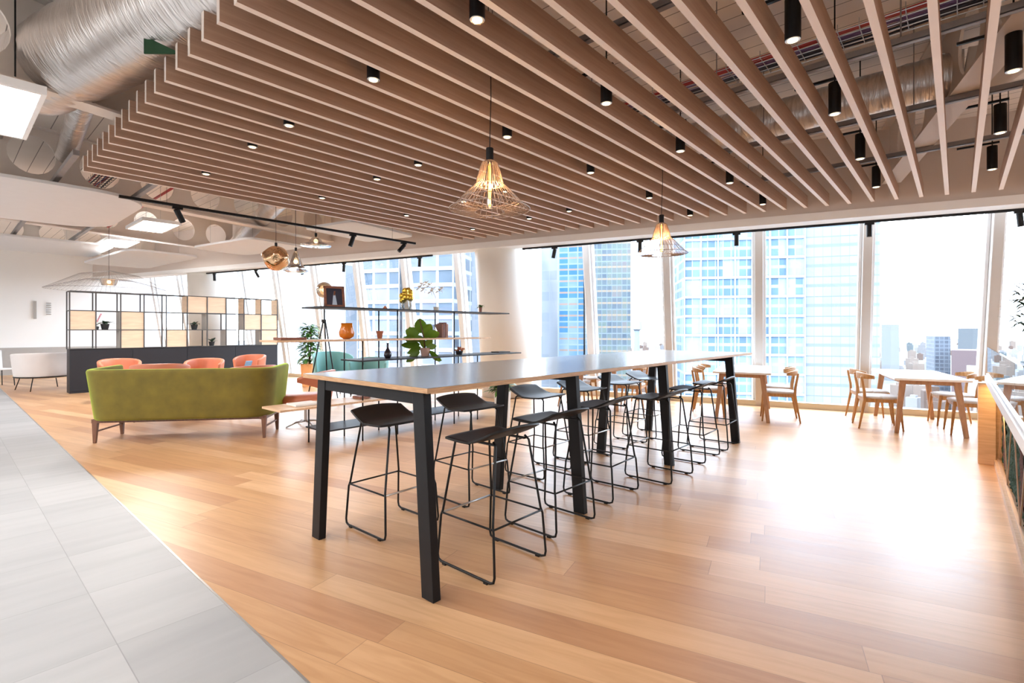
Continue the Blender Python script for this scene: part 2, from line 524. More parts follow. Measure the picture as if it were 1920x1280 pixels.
# ------------------------------------------------------------------ mesh builder
class MB:
    def __init__(s):
        s.v, s.f = [], []

    def add(s, vs, fs):
        n = len(s.v)
        s.v += [tuple(p) for p in vs]
        s.f += [tuple(i + n for i in f) for f in fs]
        return s

    def box(s, x0, x1, y0, y1, z0, z1):
        vs = [(x, y, z) for z in (z0, z1) for y in (y0, y1) for x in (x0, x1)]
        return s.add(vs, [(0, 2, 3, 1), (4, 5, 7, 6), (0, 1, 5, 4), (2, 6, 7, 3), (0, 4, 6, 2), (1, 3, 7, 5)])

    def bar(s, p0, p1, w, d, up=(0, 0, 1), w1=None, d1=None):
        p0, p1 = Vector(p0), Vector(p1)
        z = (p1 - p0).normalized()
        u = Vector(up)
        if abs(z.dot(u)) > 0.98:
            u = Vector((1, 0, 0))
        x = u.cross(z).normalized()
        y = z.cross(x)
        w1 = w if w1 is None else w1
        d1 = d if d1 is None else d1
        vs = []
        for p, a, b in ((p0, w, d), (p1, w1, d1)):
            for sx, sy in ((-1, -1), (1, -1), (1, 1), (-1, 1)):
                vs.append(p + x * sx * a / 2 + y * sy * b / 2)
        return s.add(vs, [(3, 2, 1, 0), (4, 5, 6, 7), (0, 1, 5, 4), (1, 2, 6, 5), (2, 3, 7, 6), (3, 0, 4, 7)])

    def tube(s, pts, r, seg=8, closed=False, cap=True):
        pts = [Vector(p) for p in pts]
        n = len(pts)
        rs = r if isinstance(r, (list, tuple)) else [r] * n
        rings, ref = [], None
        for i, p in enumerate(pts):
            if closed:
                d = pts[(i + 1) % n] - pts[i - 1]
            else:
                d = pts[min(i + 1, n - 1)] - pts[max(i - 1, 0)]
            d.normalize()
            if ref is None:
                ref = Vector((0, 0, 1)) if abs(d.z) < 0.9 else Vector((1, 0, 0))
            x = ref - d * ref.dot(d)
            if x.length < 1e-4:
                x = d.orthogonal()
            x.normalize()
            ref = x
            y = d.cross(x)
            rings.append([p + (x * math.cos(2 * math.pi * k / seg) + y * math.sin(2 * math.pi * k / seg)) * rs[i] for k in range(seg)])
        vs = [v for ring in rings for v in ring]
        fs = []
        for i in range(n if closed else n - 1):
            a, b = i * seg, ((i + 1) % n) * seg
            for k in range(seg):
                k2 = (k + 1) % seg
                fs.append((a + k, a + k2, b + k2, b + k))
        if cap and not closed:
            fs.append(tuple(range(seg))[::-1])
            fs.append(tuple((n - 1) * seg + k for k in range(seg)))
        return s.add(vs, fs)

    def cyl(s, p0, p1, r0, r1=None, seg=20):
        return s.tube([p0, p1], [r0, r0 if r1 is None else r1], seg)

    def lathe(s, prof, c=(0, 0, 0), seg=28, wob=None):
        vs, fs = [], []
        n = len(prof)
        for i, (r, z) in enumerate(prof):
            for k in range(seg):
                a = 2 * math.pi * k / seg
                q = r * (wob(a, z) if wob else 1)
                vs.append((c[0] + q * math.cos(a), c[1] + q * math.sin(a), c[2] + z))
        for i in range(n - 1):
            for k in range(seg):
                k2 = (k + 1) % seg
                fs.append((i * seg + k, i * seg + k2, (i + 1) * seg + k2, (i + 1) * seg + k))
        if prof[0][0] > 1e-4:
            fs.append(tuple(range(seg))[::-1])
        if prof[-1][0] > 1e-4:
            fs.append(tuple((n - 1) * seg + k for k in range(seg)))
        return s.add(vs, fs)

    def shell(s, prof, c=(0, 0, 0), seg=28):
        """open lathe, no caps"""
        vs, fs = [], []
        for r, z in prof:
            for k in range(seg):
                a = 2 * math.pi * k / seg
                vs.append((c[0] + r * math.cos(a), c[1] + r * math.sin(a), c[2] + z))
        for i in range(len(prof) - 1):
            for k in range(seg):
                k2 = (k + 1) % seg
                fs.append((i * seg + k, i * seg + k2, (i + 1) * seg + k2, (i + 1) * seg + k))
        return s.add(vs, fs)

    def sphere(s, c, r, seg=16, rings=10, sq=1):
        return s.lathe([(r * math.sin(math.pi * i / rings), -r * sq * math.cos(math.pi * i / rings)) for i in range(rings + 1)], c, seg)

    def prism(s, poly, z0, z1):
        n = len(poly)
        vs = [(x, y, z0) for x, y in poly] + [(x, y, z1) for x, y in poly]
        fs = [tuple(range(n))[::-1], tuple(range(n, 2 * n))] + [(i, (i + 1) % n, (i + 1) % n + n, i + n) for i in range(n)]
        return s.add(vs, fs)

    def grid(s, fn, nu, nv):
        vs = [fn(i / nu, j / nv) for j in range(nv + 1) for i in range(nu + 1)]
        fs = [(j * (nu + 1) + i, j * (nu + 1) + i + 1, (j + 1) * (nu + 1) + i + 1, (j + 1) * (nu + 1) + i) for j in range(nv) for i in range(nu)]
        return s.add(vs, fs)

    def leaf(s, base, d, length, width, droop=0.3, fold=0.15, n=4, side=None):
        d = Vector(d).normalized()
        side = Vector(side) if side else d.cross(Vector((0, 0, 1)))
        if side.length < 0.05:
            side = Vector((1, 0, 0))
        side.normalize()
        up = side.cross(d)
        base = Vector(base)
        vs = []
        for i in range(n + 1):
            q = i / n
            c = base + d * length * q - Vector((0, 0, 1)) * droop * length * q * q
            wv = width / 2 * math.sin(math.pi * min(1, 0.08 + 0.9 * q)) ** 0.8
            vs += [c - side * wv + up * fold * wv, c, c + side * wv + up * fold * wv]
        fs = []
        for i in range(n):
            a = i * 3
            fs += [(a, a + 1, a + 4, a + 3), (a + 1, a + 2, a + 5, a + 4)]
        return s.add(vs, fs)

    def build(s, name, m, parent=None, smooth=False, bevel=0, solid=0, seg=2):
        me = bpy.data.meshes.new(name)
        me.from_pydata(s.v, [], s.f)
        me.update()
        me.materials.append(m)
        if smooth:
            me.shade_smooth()
        o = bpy.data.objects.new(name, me)
        C.objects.link(o)
        if parent:
            o.parent = parent
        if solid:
            k = o.modifiers.new('solidify', 'SOLIDIFY')
            k.thickness = solid
            k.offset = 0
        if bevel:
            k = o.modifiers.new('bevel', 'BEVEL')
            k.width = bevel
            k.segments = seg
            k.limit_method = 'ANGLE'
        return o


def thing(name, label, cat, loc=(0, 0, 0), rz=0, group=None):
    o = bpy.data.objects.new(name, None)
    C.objects.link(o)
    o.location = loc
    o.rotation_euler = (0, 0, rz)
    o.empty_display_size = 0.1
    return tag(o, label, cat, group)


def tag(o, label, cat, group=None):
    o['label'] = label
    o['category'] = cat
    if group:
        o['group'] = group
    return o


def struct(o):
    o['kind'] = 'structure'
    return o


def dup(root, loc=None, rz=None, label=None, group=None, scale=None):
    r = root.copy()
    C.objects.link(r)
    if loc is not None:
        r.location = loc
    if rz is not None:
        r.rotation_euler = (0, 0, rz)
    if scale:
        r.scale = scale
    if label:
        r['label'] = label
    if group:
        r['group'] = group
    for ch in list(root.children):
        c = ch.copy()
        C.objects.link(c)
        c.parent = r
        for g in list(ch.children):
            d = g.copy()
            C.objects.link(d)
            d.parent = c
    return r


ORD = ['first', 'second', 'third', 'fourth', 'fifth', 'sixth', 'seventh', 'eighth', 'ninth', 'tenth', 'eleventh', 'twelfth',
       'thirteenth', 'fourteenth', 'fifteenth', 'sixteenth', 'seventeenth', 'eighteenth', 'nineteenth', 'twentieth', 'twenty-first',
       'twenty-second', 'twenty-third', 'twenty-fourth', 'twenty-fifth', 'twenty-sixth', 'twenty-seventh', 'twenty-eighth',
       'twenty-ninth', 'thirtieth', 'thirty-first', 'thirty-second', 'thirty-third', 'thirty-fourth', 'thirty-fifth', 'thirty-sixth']

# ------------------------------------------------------------------ the room
XL, XR, YB = -21.7, 8.0, -6.0
CZ = 4.25


def wy(x, c=10.62):
    return c + SLOPE * x


# floor: oak boards beyond the grey tiles
EDGE = 0.955
mb = MB()
mb.add([(XL, EDGE, 0), (XR, EDGE, 0), (XR, wy(XR) + 0.12, 0), (XL, wy(XL) + 0.12, 0),
        (XL, EDGE, -0.3), (XR, EDGE, -0.3), (XR, wy(XR) + 0.12, -0.3), (XL, wy(XL) + 0.12, -0.3)],
       [(0, 1, 2, 3), (7, 6, 5, 4), (0, 4, 5, 1), (1, 5, 6, 2), (2, 6, 7, 3), (3, 7, 4, 0)])
struct(mb.build('floor', M['floor']))
struct(MB().box(XL, XR, YB, EDGE, -0.3, 0.0).build('floor_tiles', M['tiles']))
o = MB().box(XL, XR, EDGE - 0.005, EDGE + 0.005, 0, 0.002).build('trim_1', M['steel'])
struct(o)
# soffit slab
mb = MB()
mb.add([(XL, YB, CZ), (XR, YB, CZ), (XR, wy(XR), CZ), (XL, wy(XL), CZ), (XL, YB, CZ + .3), (XR, YB, CZ + .3), (XR, wy(XR), CZ + .3), (XL, wy(XL), CZ + .3)],
       [(3, 2, 1, 0), (4, 5, 6, 7), (0, 1, 5, 4), (1, 2, 6, 5), (2, 3, 7, 6), (3, 0, 4, 7)])
struct(mb.build('ceiling', M['deck']))
struct(MB().box(XL - .2, XL, YB, wy(XL) + 0.3, 0, CZ).build('wall_left', M['wallwhite']))
struct(MB().box(XR, XR + .2, YB, wy(XR) + 0.3, 0, CZ).build('wall_right', M['wallwhite']))
struct(MB().box(XL - .2, XR + .2, YB - .2, YB, 0, CZ).build('wall_back', M['wallwhite']))
struct(MB().box(XL, XL + 0.06, YB, 4.6, 0, 0.83).build('baseboard_left', M['grey']))
mb = MB()
mb.box(XL, XL + 0.05, 1.96, 2.02, 1.72, 2.28)
for k in range(6):
    mb.box(XL, XL + 0.05, 2.25, 2.36, 1.86 + k * .07, 1.89 + k * .07)
struct(mb.build('trim_2', M['grey']))

# bulkhead in front of the glass with its white underside
BT = 0.266


def by(x, c):
    return c + BT * x


mb = MB()
za, zb = 3.14, CZ
mb.add([(XL, by(XL, 9.17), za), (XR, by(XR, 9.17), za), (XR, by(XR, 9.50), za), (XL, by(XL, 9.50), za),
        (XL, by(XL, 9.17), zb), (XR, by(XR, 9.17), zb), (XR, by(XR, 9.50), zb), (XL, by(XL, 9.50), zb)],
       [(4, 5, 6, 7), (0, 1, 5, 4), (1, 2, 6, 5), (2, 3, 7, 6), (3, 0, 4, 7)])
struct(mb.build('wall_bulkhead', M['bulk']))
mb = MB()
mb.add([(XL, by(XL, 9.14), za - .12), (XR, by(XR, 9.14), za - .12), (XR, by(XR, 9.53), za - .12), (XL, by(XL, 9.53), za - .12),
        (XL, by(XL, 9.14), za), (XR, by(XR, 9.14), za), (XR, by(XR, 9.53), za), (XL, by(XL, 9.53), za)],
       [(3, 2, 1, 0), (4, 5, 6, 7), (0, 1, 5, 4), (1, 2, 6, 5), (2, 3, 7, 6), (3, 0, 4, 7)])
struct(mb.build('trim_3', M['white']))

# leaning glass wall
LEAN = 0.16


def wpt(x, z, off=0):
    p = Vector((x, wy(x), 0)) + (B * (-LEAN * z + off))
    return Vector((p.x, p.y, z))


NX0, NX1 = -5, 14
for i in range(NX0, NX1 + 1):
    x = 0.32 - 1.52 * i
    if x > XR or x < XL:
        continue
    fr = thing('window_%d' % (i - NX0 + 1), '', 'window')
    del fr['label']
    del fr['category']
    fr['kind'] = 'structure'
    mb = MB()
    left = i >= 4
    mb.bar(wpt(x, 0), wpt(x, 4.2), 0.13, 0.20, up=tuple(B))
    mb.build('frame', M['mullwhite'] if left else M['mull'], fr, bevel=0.01)
    mb = MB()
    mb.bar(wpt(x - .085, 0, .06), wpt(x - .085, 4.2, .06), 0.04, 0.12, up=tuple(B))
    mb.bar(wpt(x + .085, 0, .06), wpt(x + .085, 4.2, .06), 0.04, 0.12, up=tuple(B))
    mb.build('bead', M['mullwhite'], fr)
    x2 = x - 1.52
    if x2 > XL:
        mb = MB()
        a, b, c, d = wpt(x - .06, 0.05, .05), wpt(x2 + .06, 0.05, .05), wpt(x2 + .06, 4.2, .05), wpt(x - .06, 4.2, .05)
        mb.add([a, b, c, d], [(0, 1, 2, 3)])
        mb.build('glass', M['glass'], fr)
        e = (wpt(x, 0) + wpt(x2, 0)) / 2
        mb = MB()
        mb.bar(wpt(x - .06, 0.05, -.02), wpt(x2 + .06, 0.05, -.02), 0.16, 0.10, up=(0, 0, 1))
        mb.build('sill', M['sill'], fr)
# portals guide the sampling of daylight through the glass
for k in range(3):
    xc = -16 + k * 9.3
    mid = (wpt(xc, 1.6, -0.16))
    area('window_portal', mid, 9.6, 3.3, 1, portal=True, rot=(R(-90) + math.atan(LEAN) * 0, 0, WA))

# two great leaning round columns
for nm, (px, py), rr in (('column_1', (-7.19, 7.86), 0.53), ('column_2', (-16.7, 5.40), 0.61)):
    lean = Vector((-.058, -.015, 1))
    c0_ = Vector((px, py, 0)) - Vector((lean.x, lean.y, 0)) * 1.9
    mb = MB().cyl(c0_, c0_ + lean * CZ, rr, seg=64)
    o = mb.build(nm, M['column'], smooth=True)
    struct(o)

# cellular steel beams crossing towards the glass
def cellular(k):
    base = Vector((-10.3, 2.84, 0)) + A * 3.6 * k
    # along B until the bulkhead
    t1 = (by(base.x, 9.1) - base.y) / (B.y - BT * B.x)
    t0 = (-6.0 - base.y) / B.y
    Lg = t1 - t0
    p0 = base + B * t0
    z0, z1 = 3.45, CZ
    mb = MB()
    mb.box(0, Lg, -.11, .11, z0, z0 + .025)
    mb.box(0, Lg, -.11, .11, z1 - .025, z1)
    # web with round openings: cells of square minus circle
    cell = 0.82
    n = int(Lg / cell)
    start = (Lg - n * cell) / 2
    zc = (z0 + z1) / 2
    rad = 0.27
    seg = 24
    for side in (-.012, .012):
        for q in range(n):
            xc = start + cell * (q + .5)
            hv, vo = [], []
            for s_ in range(seg):
                a = 2 * math.pi * s_ / seg
                cx, cz_ = math.cos(a), math.sin(a)
                hv.append((xc + rad * cx, side, zc + rad * cz_))
                hw, hh = cell / 2, (z1 - z0) / 2
                sc_ = min(hw / abs(cx) if abs(cx) > 1e-6 else 1e9, hh / abs(cz_) if abs(cz_) > 1e-6 else 1e9)
                vo.append((xc + sc_ * cx, side, zc + sc_ * cz_))
            # corners are cut by the sampled outline; add them
            fs = [(s_, (s_ + 1) % seg, seg + (s_ + 1) % seg, seg + s_) for s_ in range(seg)]
            mb.add(hv + vo, fs)
            for sx in (-1, 1):
                for sz in (-1, 1):
                    cor = (xc + sx * cell / 2, side, zc + sz * (z1 - z0) / 2)
                    near = sorted(vo, key=lambda v: (v[0] - cor[0]) ** 2 + (v[2] - cor[2]) ** 2)[:2]
                    mb.add([near[0], cor, near[1]], [(0, 1, 2)])
    for q in range(n):
        xc = start + cell * (q + .5)
        vs = []
        for s_ in range(seg):
            a = 2 * math.pi * s_ / seg
            for y in (-.012, .012):
                vs.append((xc + rad * math.cos(a), y, zc + rad * math.sin(a)))
        mb.add(vs, [(2 * s_, 2 * ((s_ + 1) % seg), 2 * ((s_ + 1) % seg) + 1, 2 * s_ + 1) for s_ in range(seg)])
    for xx in (0, start), (Lg - start, Lg):
        mb.box(xx[0], xx[1], -.012, .012, z0, z1)
    o = mb.build('ceiling_beam', M['beige'])
    o.location = (p0.x, p0.y, 0)
    o.rotation_euler = (0, 0, WA + R(90))
    struct(o)


for k in range(-2, 5):
    cellular(k)

# ------------------------------------------------------------------ slatted timber ceiling
SZ, SH, ST = 3.21, 0.178, 0.045
PITCH = 0.2668
NS = 36
for i in range(NS):
    x = -7.575 + PITCH * i
    y1 = by(x, 9.066)
    mb = MB().box(-ST / 2, ST / 2, 0, y1 - 1.1, 0, SH)
    o = mb.build('ceiling_slat', M['slat'])
    o.data.materials.append(M['slatedge'])
    for f_ in (0, 2, 3):          # the edge banding: underside and both ends
        o.data.polygons[f_].material_index = 1
    o.location = (x, 1.1, SZ)
    lab = ('timber veneer ceiling slat, outermost of the row above the lounge' if i == 0 else
           'timber veneer ceiling slat, %s counting from the lounge side' % ORD[i])
    tag(o, lab, 'ceiling slat', 'timber slats of the suspended ceiling')
SX0, SX1 = -7.6, -7.575 + PITCH * NS
for k, y in enumerate((1.62, 3.0, 4.5, 5.93, 7.38)):
    xs = SX0 if y < 7.2 else -6.9
    mb = MB()
    mb.box(xs, SX1, y - .02, y + .02, SZ + SH + .012, SZ + SH + .055)
    mb.box(xs, SX1, y - .02, y + .02, SZ + SH, SZ + SH + .004)
    o = mb.build('support_rail', M['rail'])
    tag(o, 'long grey slotted steel rail above the slats, %s from the tiled floor' % ORD[k], 'rail', 'rails carrying the slats')
    for q in range(8):
        xx = xs + .9 + q * 1.28
        MB().cyl((xx, y, SZ + SH + .05), (xx, y, CZ), .005, seg=6).build('hanger_rod', M['rail'], o)

# downlights between the slats
DLX = {0.29: 3, -0.76: 1, -2.06: 1, -3.09: 1, -4.38: 1, -5.43: 1, -6.72: 1}
DLY = (2.08, 3.53, 4.97, 6.45, 7.86)


def downlight(loc, label):
    r = thing('downlight', label, 'downlight', loc, 0, 'cylinder downlights between the slats')
    MB().cyl((0, 0, 0), (0, 0, .26), .046, seg=24).build('body', M['black'], r, smooth=False, bevel=.003)
    MB().lathe([(.028, -.001), (.042, -.003), (.044, -.001)], seg=24).build('rim', M['steel'], r)
    MB().lathe([(0, -.004), (.03, -.004)], seg=20).build('lens', M['warmled'], r)
    MB().cyl((0, 0, .26), (0, 0, CZ - SZ - .004), .006, seg=8).build('stem', M['black'], r)
    MB().box(-.30, .06, -.012, .012, .285, .305).build('track_arm', M['black'], r)
    return r


snap = lambda x: -7.575 + PITCH * (math.floor((x + 7.575) / PITCH) + 0.5)
dl0 = None
cols = [0.29, -0.76, -2.06, -3.09, -4.38, -5.43, -6.72]
for ci, x in enumerate(cols):
    for ri, y in enumerate(DLY):
        xx = snap(x)
        zz = SZ - .02 if x > -3.5 else SZ + .004
        if y > by(xx, 8.9):
            continue
        lab = 'black cylinder downlight, row %s from the tiles, column %s from the window side counter' % (ORD[ri], ORD[ci])
        if dl0 is None:
            dl0 = downlight((xx, y, zz), lab)
        else:
            dup(dl0, (xx, y, zz), label=lab)
        if x > -4.0 or ri < 3:
            sp = bpy.data.lights.new('downlight_beam', 'SPOT')
            sp.energy = 22
            sp.color = (1, 0.80, 0.58)
            sp.spot_size = R(75)
            sp.spot_blend = 0.6
            sp.shadow_soft_size = 0.03
            s_ = bpy.data.objects.new('downlight_beam', sp)
            C.objects.link(s_)
            s_.location = (xx, y, zz - .015)

# green sign panel above the slats near the foil duct
# ------------------------------------------------------------------ services under the slab
def duct(p0, p1, r, label, name='foil_duct', mat_='foil', ring=0.0, elbow=None):
    p0, p1 = Vector(p0), Vector(p1)
    d = p1 - p0
    n = max(2, int(d.length / 0.06))
    pts = [Vector((d.length * i / n, 0, 0)) for i in range(n + 1)]
    rs = [r * (1 + (ring * (1 if i % 2 else -1) if ring else 0) + random.uniform(-.012, .012)) for i in range(n + 1)]
    mb = MB().tube(pts, rs, 28)
    o = mb.build(name, M[mat_], smooth=True)
    o.location = p0
    o.rotation_euler = d.to_track_quat('X', 'Z').to_euler()
    tag(o, label, 'duct')
    return o


pd = Vector((-5.15, .98, 3.80))
duct(pd - A * 1.5, pd + A * 4.3, .36, 'big crumpled foil-wrapped duct beside the first slats, above the tiles', ring=.01)
MB().box(-.005, .005, -.005, .005, 0, .01)
duct((-3.6, 6.45, 3.82), (.05, 6.45, 3.82), .22, 'foil-wrapped round duct seen through the slats near the window side', ring=.01)
# elbow of that duct turning up to the beam
o = MB().tube([(.05, 6.45, 3.82), (.22, 6.46, 3.80), (.36, 6.50, 3.9), (.42, 6.52, 4.2)], [.225, .23, .22, .2], 24).build('duct_elbow', M['beige'], smooth=True)
tag(o, 'beige elbow at the end of the foil duct above the slats', 'duct')
duct((-9.6, 1.2, 3.86), (-6.4, 1.0, 3.9), .11, 'slim silver flexible duct behind the lit ceiling panel', ring=.05)
duct((-9.3, 1.75, 3.9), (-6.2, 1.75, 3.9), .09, 'slimmer silver flexible duct beside another one, over the lounge edge', ring=.05)
duct((-14.5, 5.2, 3.6), (-9.0, 4.0, 3.7), .17, 'long smooth silver duct above the lounge track lights')


def pipe(pts, r, m, name, label, cat='pipe'):
    o = MB().tube(pts, r, 8).build(name, M[m], smooth=True)
    tag(o, label, cat)


# cable tray with loose cables crossing over the slats
tr = thing('cable_tray', 'wire cable tray full of red, purple and black cables above the slats', 'cable tray')
mb = MB()
for q in range(5):
    mb.cyl((-7.2, 4.95 + q * .09, 3.86), (3.2, 4.95 + q * .09, 3.86), .004, seg=5)
for q in range(70):
    x = -7.2 + q * .15
    mb.tube([(x, 4.95, 3.92), (x, 4.95, 3.86), (x, 5.31, 3.86), (x, 5.31, 3.92)], .004, 5)
mb.build('basket', M['steel'], tr)
ci = 0
for cl, n in (('red', 3), ('purple', 3), ('darkcable', 4)):
    for q in range(n):
        y = 4.985 + ci * .034
        ci += 1
        pts = [(-7.2 + s_ * .52, y + random.uniform(-.012, .012), 3.872 + random.uniform(0, .02)) for s_ in range(21)]
        MB().tube(pts, .011, 6).build('cable', M[cl], tr, smooth=True)
tr2 = thing('cable_tray', 'wire cable tray with a few cables left of the slats over the tiles', 'cable tray')
mb = MB()
for q in range(4):
    mb.cyl((-14.0, 1.62 + q * .09, 3.82), (-7.0, 1.62 + q * .09, 3.82), .004, seg=5)
for q in range(46):
    x = -14 + q * .152
    mb.tube([(x, 1.62, 3.88), (x, 1.62, 3.82), (x, 1.89, 3.82), (x, 1.89, 3.88)], .004, 5)
mb.build('basket', M['darkcable'], tr2)
for q in range(6):
    pts = [(-14 + s_ * .5, 1.65 + q * .04 + random.uniform(-.01, .01), 3.835 + random.uniform(0, .02)) for s_ in range(15)]
    MB().tube(pts, .011, 6).build('cable', M[('red', 'darkcable', 'red', 'purple', 'red', 'darkcable')[q]], tr2, smooth=True)
for q, (y, z, m) in enumerate(((0.35, 3.72, 'pipe'), (0.55, 3.98, 'steel'), (2.35, 4.0, 'pipe'), (2.55, 3.95, 'steel'), (2.8, 3.95, 'red'))):
    pipe([(-16, y, z), (-6.2 if y < 2 else -7.9, y, z)], .022, m, 'ceiling_pipe',
         ['thin copper pipe over the tiled strip', 'thin steel pipe above the copper one over the tiles', 'copper pipe behind the slats over the lounge',
          'steel pipe behind the slats over the lounge', 'red pipe behind the slats over the lounge'][q])
for q, y in enumerate((1.05, 2.0)):
    o = MB().box(-16, -7.65, y - .03, y + .03, 3.40, 3.46).build('support_rail', M['rail'])
    tag(o, ['grey strut rail running on from the end of the slats', 'grey strut rail over the lounge, further in than another'][q], 'rail')
for q, (x, z0) in enumerate(((-5.9, 3.2), (-4.2, 3.46))):
    pipe([(x, .42, z0), (x, .42, CZ)], .006, 'black', 'hanger_rod', ['thin black hanging rod beside the foil duct', 'short black hanging rod right of the foil duct'][q], 'rod')
# green card pinned by the duct
o = MB().add([(0, 0, 0), (.3, 0, -.02), (0, 0, .13), (0, .01, 0), (.3, .01, -.02), (0, .01, .13)], [(0, 1, 2), (5, 4, 3), (0, 3, 4, 1), (1, 4, 5, 2), (2, 5, 3, 0)]).build('green_flag', M['green'])
o.location = (-4.42, .98, 3.38)
o.rotation_euler = (0, 0, R(35))
tag(o, 'small dark green triangular panel hanging under the foil duct', 'panel')


# acoustic rafts
def rrect(x0, x1, y0, y1, r, n=8):
    pts = []
    for cx, cy, a0 in ((x1 - r, y1 - r, 0), (x0 + r, y1 - r, 90), (x0 + r, y0 + r, 180), (x1 - r, y0 + r, 270)):
        for i in range(n + 1):
            a = R(a0 + 90 * i / n)
            pts.append((cx + r * math.cos(a), cy + r * math.sin(a)))
    return pts


def raft(x0, x1, y0, y1, z, r, label, rz=0):
    cx, cy = (x0 + x1) / 2, (y0 + y1) / 2
    o = thing('acoustic_raft', label, 'ceiling panel', (cx, cy, z), rz, 'acoustic rafts over the lounge')
    MB().prism(rrect(x0 - cx, x1 - cx, y0 - cy, y1 - cy, r), 0, .045).build('raft_panel', M['raft'], o, bevel=.004)
    mb = MB()
    for sx in (-.35, .35):
        for sy in (-.3, .3):
            mb.cyl(((x1 - x0) * sx, (y1 - y0) * sy, .04), ((x1 - x0) * sx, (y1 - y0) * sy, CZ - z - .002), .003, seg=5)
    mb.build('wire', M['steel'], o)
    return o


raft(-12.2, -8.9, -0.6, 2.1, 3.28, .75, 'large pale round-cornered ceiling raft closest to the slats')
raft(-17.2, -14.6, -0.2, 2.7, 3.3, .3, 'pale ceiling raft over the white armchair')
raft(-17.3, -13.6, 2.6, 4.05, 3.12, .3, 'long pale ceiling raft above the shelving divider', R(4))
raft(-13.0, -10.7, 3.9, 5.2, 3.2, .25, 'pale ceiling raft above the teal armchairs', R(10))
raft(-9.3, -8.0, 4.6, 6.2, 3.25, .12, 'pale ceiling raft beside the window bulkhead and hung track', R(12))


# LED panels
def ledpanel(x0, x1, y0, y1, z, label, e, rz=0):
    cx, cy = (x0 + x1) / 2, (y0 + y1) / 2
    o = thing('ceiling_light', label, 'ceiling light', (cx, cy, z), rz, 'rectangular light panels')
    a, b = (x1 - x0) / 2, (y1 - y0) / 2
    mb = MB()
    mb.box(-a, a, -b, -b + .03, 0, .045).box(-a, a, b - .03, b, 0, .045).box(-a, -a + .03, -b + .03, b - .03, 0, .045).box(a - .03, a, -b + .03, b - .03, 0, .045).box(-a, a, -b, b, .045, .06)
    mb.build('frame', M['white'], o)
    MB().box(-a + .03, a - .03, -b + .03, b - .03, .01, .03).build('diffuser', M['led'], o)
    mb = MB()
    for sx in (-1, 1):
        mb.cyl((a * .8 * sx, 0, .05), (a * .8 * sx, 0, CZ - z), .003, seg=5)
    mb.build('wire', M['steel'], o)
    area('panel_light', (0, 0, -.01), x1 - x0 - .06, y1 - y0 - .06, e, (1, .98, .95), parent=o)
    return o


ledpanel(-6.05, -4.78, -0.45, .50, 3.02, 'big glowing ceiling panel over the tiled floor next to the slats', 45)
ledpanel(-11.9, -10.7, 2.35, 2.95, 3.30, 'small glowing ceiling panel behind the hung track spotlight', 110)
ledpanel(-15.6, -14.3, 2.5, 3.1, 3.42, 'far glowing ceiling panel above the shelving divider', 110)
# unseen light panels added behind and beside the camera to brighten the room
for q, (x, y) in enumerate(((-6.5, -3.4), (-2.5, -3.4), (1.5, -3.4), (-11, -3.2), (-16, -3.2), (4.5, 1.0))):
    ledpanel(x - .9, x + .9, y - .9, y + .9, 3.3, 'added glowing panel, out of view at the back of the room, %s along' % ORD[q], 95)


# ------------------------------------------------------------------ track lights
def spot_head(parent, x, z, tilt, roll, m='black'):
    a = Matrix.Rotation(tilt, 3, 'X') @ Matrix.Rotation(roll, 3, 'Y')
    h = Vector((x, 0, z - .06))
    MB().box(x - .06, x + .06, -.016, .016, z - .03, z).cyl((x, 0, z - .02), tuple(h), .008, seg=8).build('adapter', M['black'], parent)
    d = a @ Vector((0, 0, -1))
    MB().cyl(h - d * .03, h + d * .15, .036, seg=18).build('spotlight', M[m], parent, bevel=.002)


def track(p0, p1, label, heads, hang=None):
    p0, p1 = Vector(p0), Vector(p1)
    d = p1 - p0
    rz = math.atan2(d.y, d.x)
    o = thing('light_track', label, 'track light', p0, rz)
    Lg = d.length
    MB().box(0, Lg, -.018, .018, 0, .035).build('rail', M['black'], o)
    for h in heads:
        spot_head(o, *h)
    if hang:
        for x in hang:
            MB().cyl((x, 0, .03), (x, 0, CZ - p0.z), .002, seg=5).build('wire', M['black'], o)
    return o


def bpt(x, off, z):
    return (x, by(x, off), z)


def bx(u, off=9.5):
    s_ = (u - 960) / 947
    a = R(YAW)
    rx, ry = -math.sin(a) + s_ * math.cos(a), math.cos(a) + s_ * math.sin(a)
    return rx * off / (ry - BT * rx)


ck = math.sqrt(1 + BT * BT)
xs_ = bx(980)
track(bpt(xs_, 9.5, 2.985), bpt(7.5, 9.5, 2.985), 'long black light track along the bulkhead above the dining tables',
      [((bx(u) - xs_) * ck, 0, R(a), R(b)) for u, a, b in ((1040, 4, 14), (1200, 0, 2), (1381, 0, 0), (1630, 0, 0), (1912, 0, -5))])
xs_ = bx(373, 9.42)
track(bpt(xs_, 9.42, 2.985), bpt(bx(811, 9.42), 9.42, 2.985), 'black light track along the bulkhead above the open shelves',
      [((bx(u, 9.42) - xs_) * ck, 0, R(a), R(b)) for u, a, b in ((402, 0, -5), (480, 15, -25), (563, 10, -22), (645, 0, 5), (787, 0, 3))])
track((-7.72, 1.46, 3.0), (-7.72, 5.98, 3.0), 'free hanging black light track beside the outermost slat',
      [(0.62, 0, R(20), R(-30)), (3.2, 0, R(10), R(15)), (4.25, 0, R(10), R(40))], hang=(.5, 2.2, 4.0))


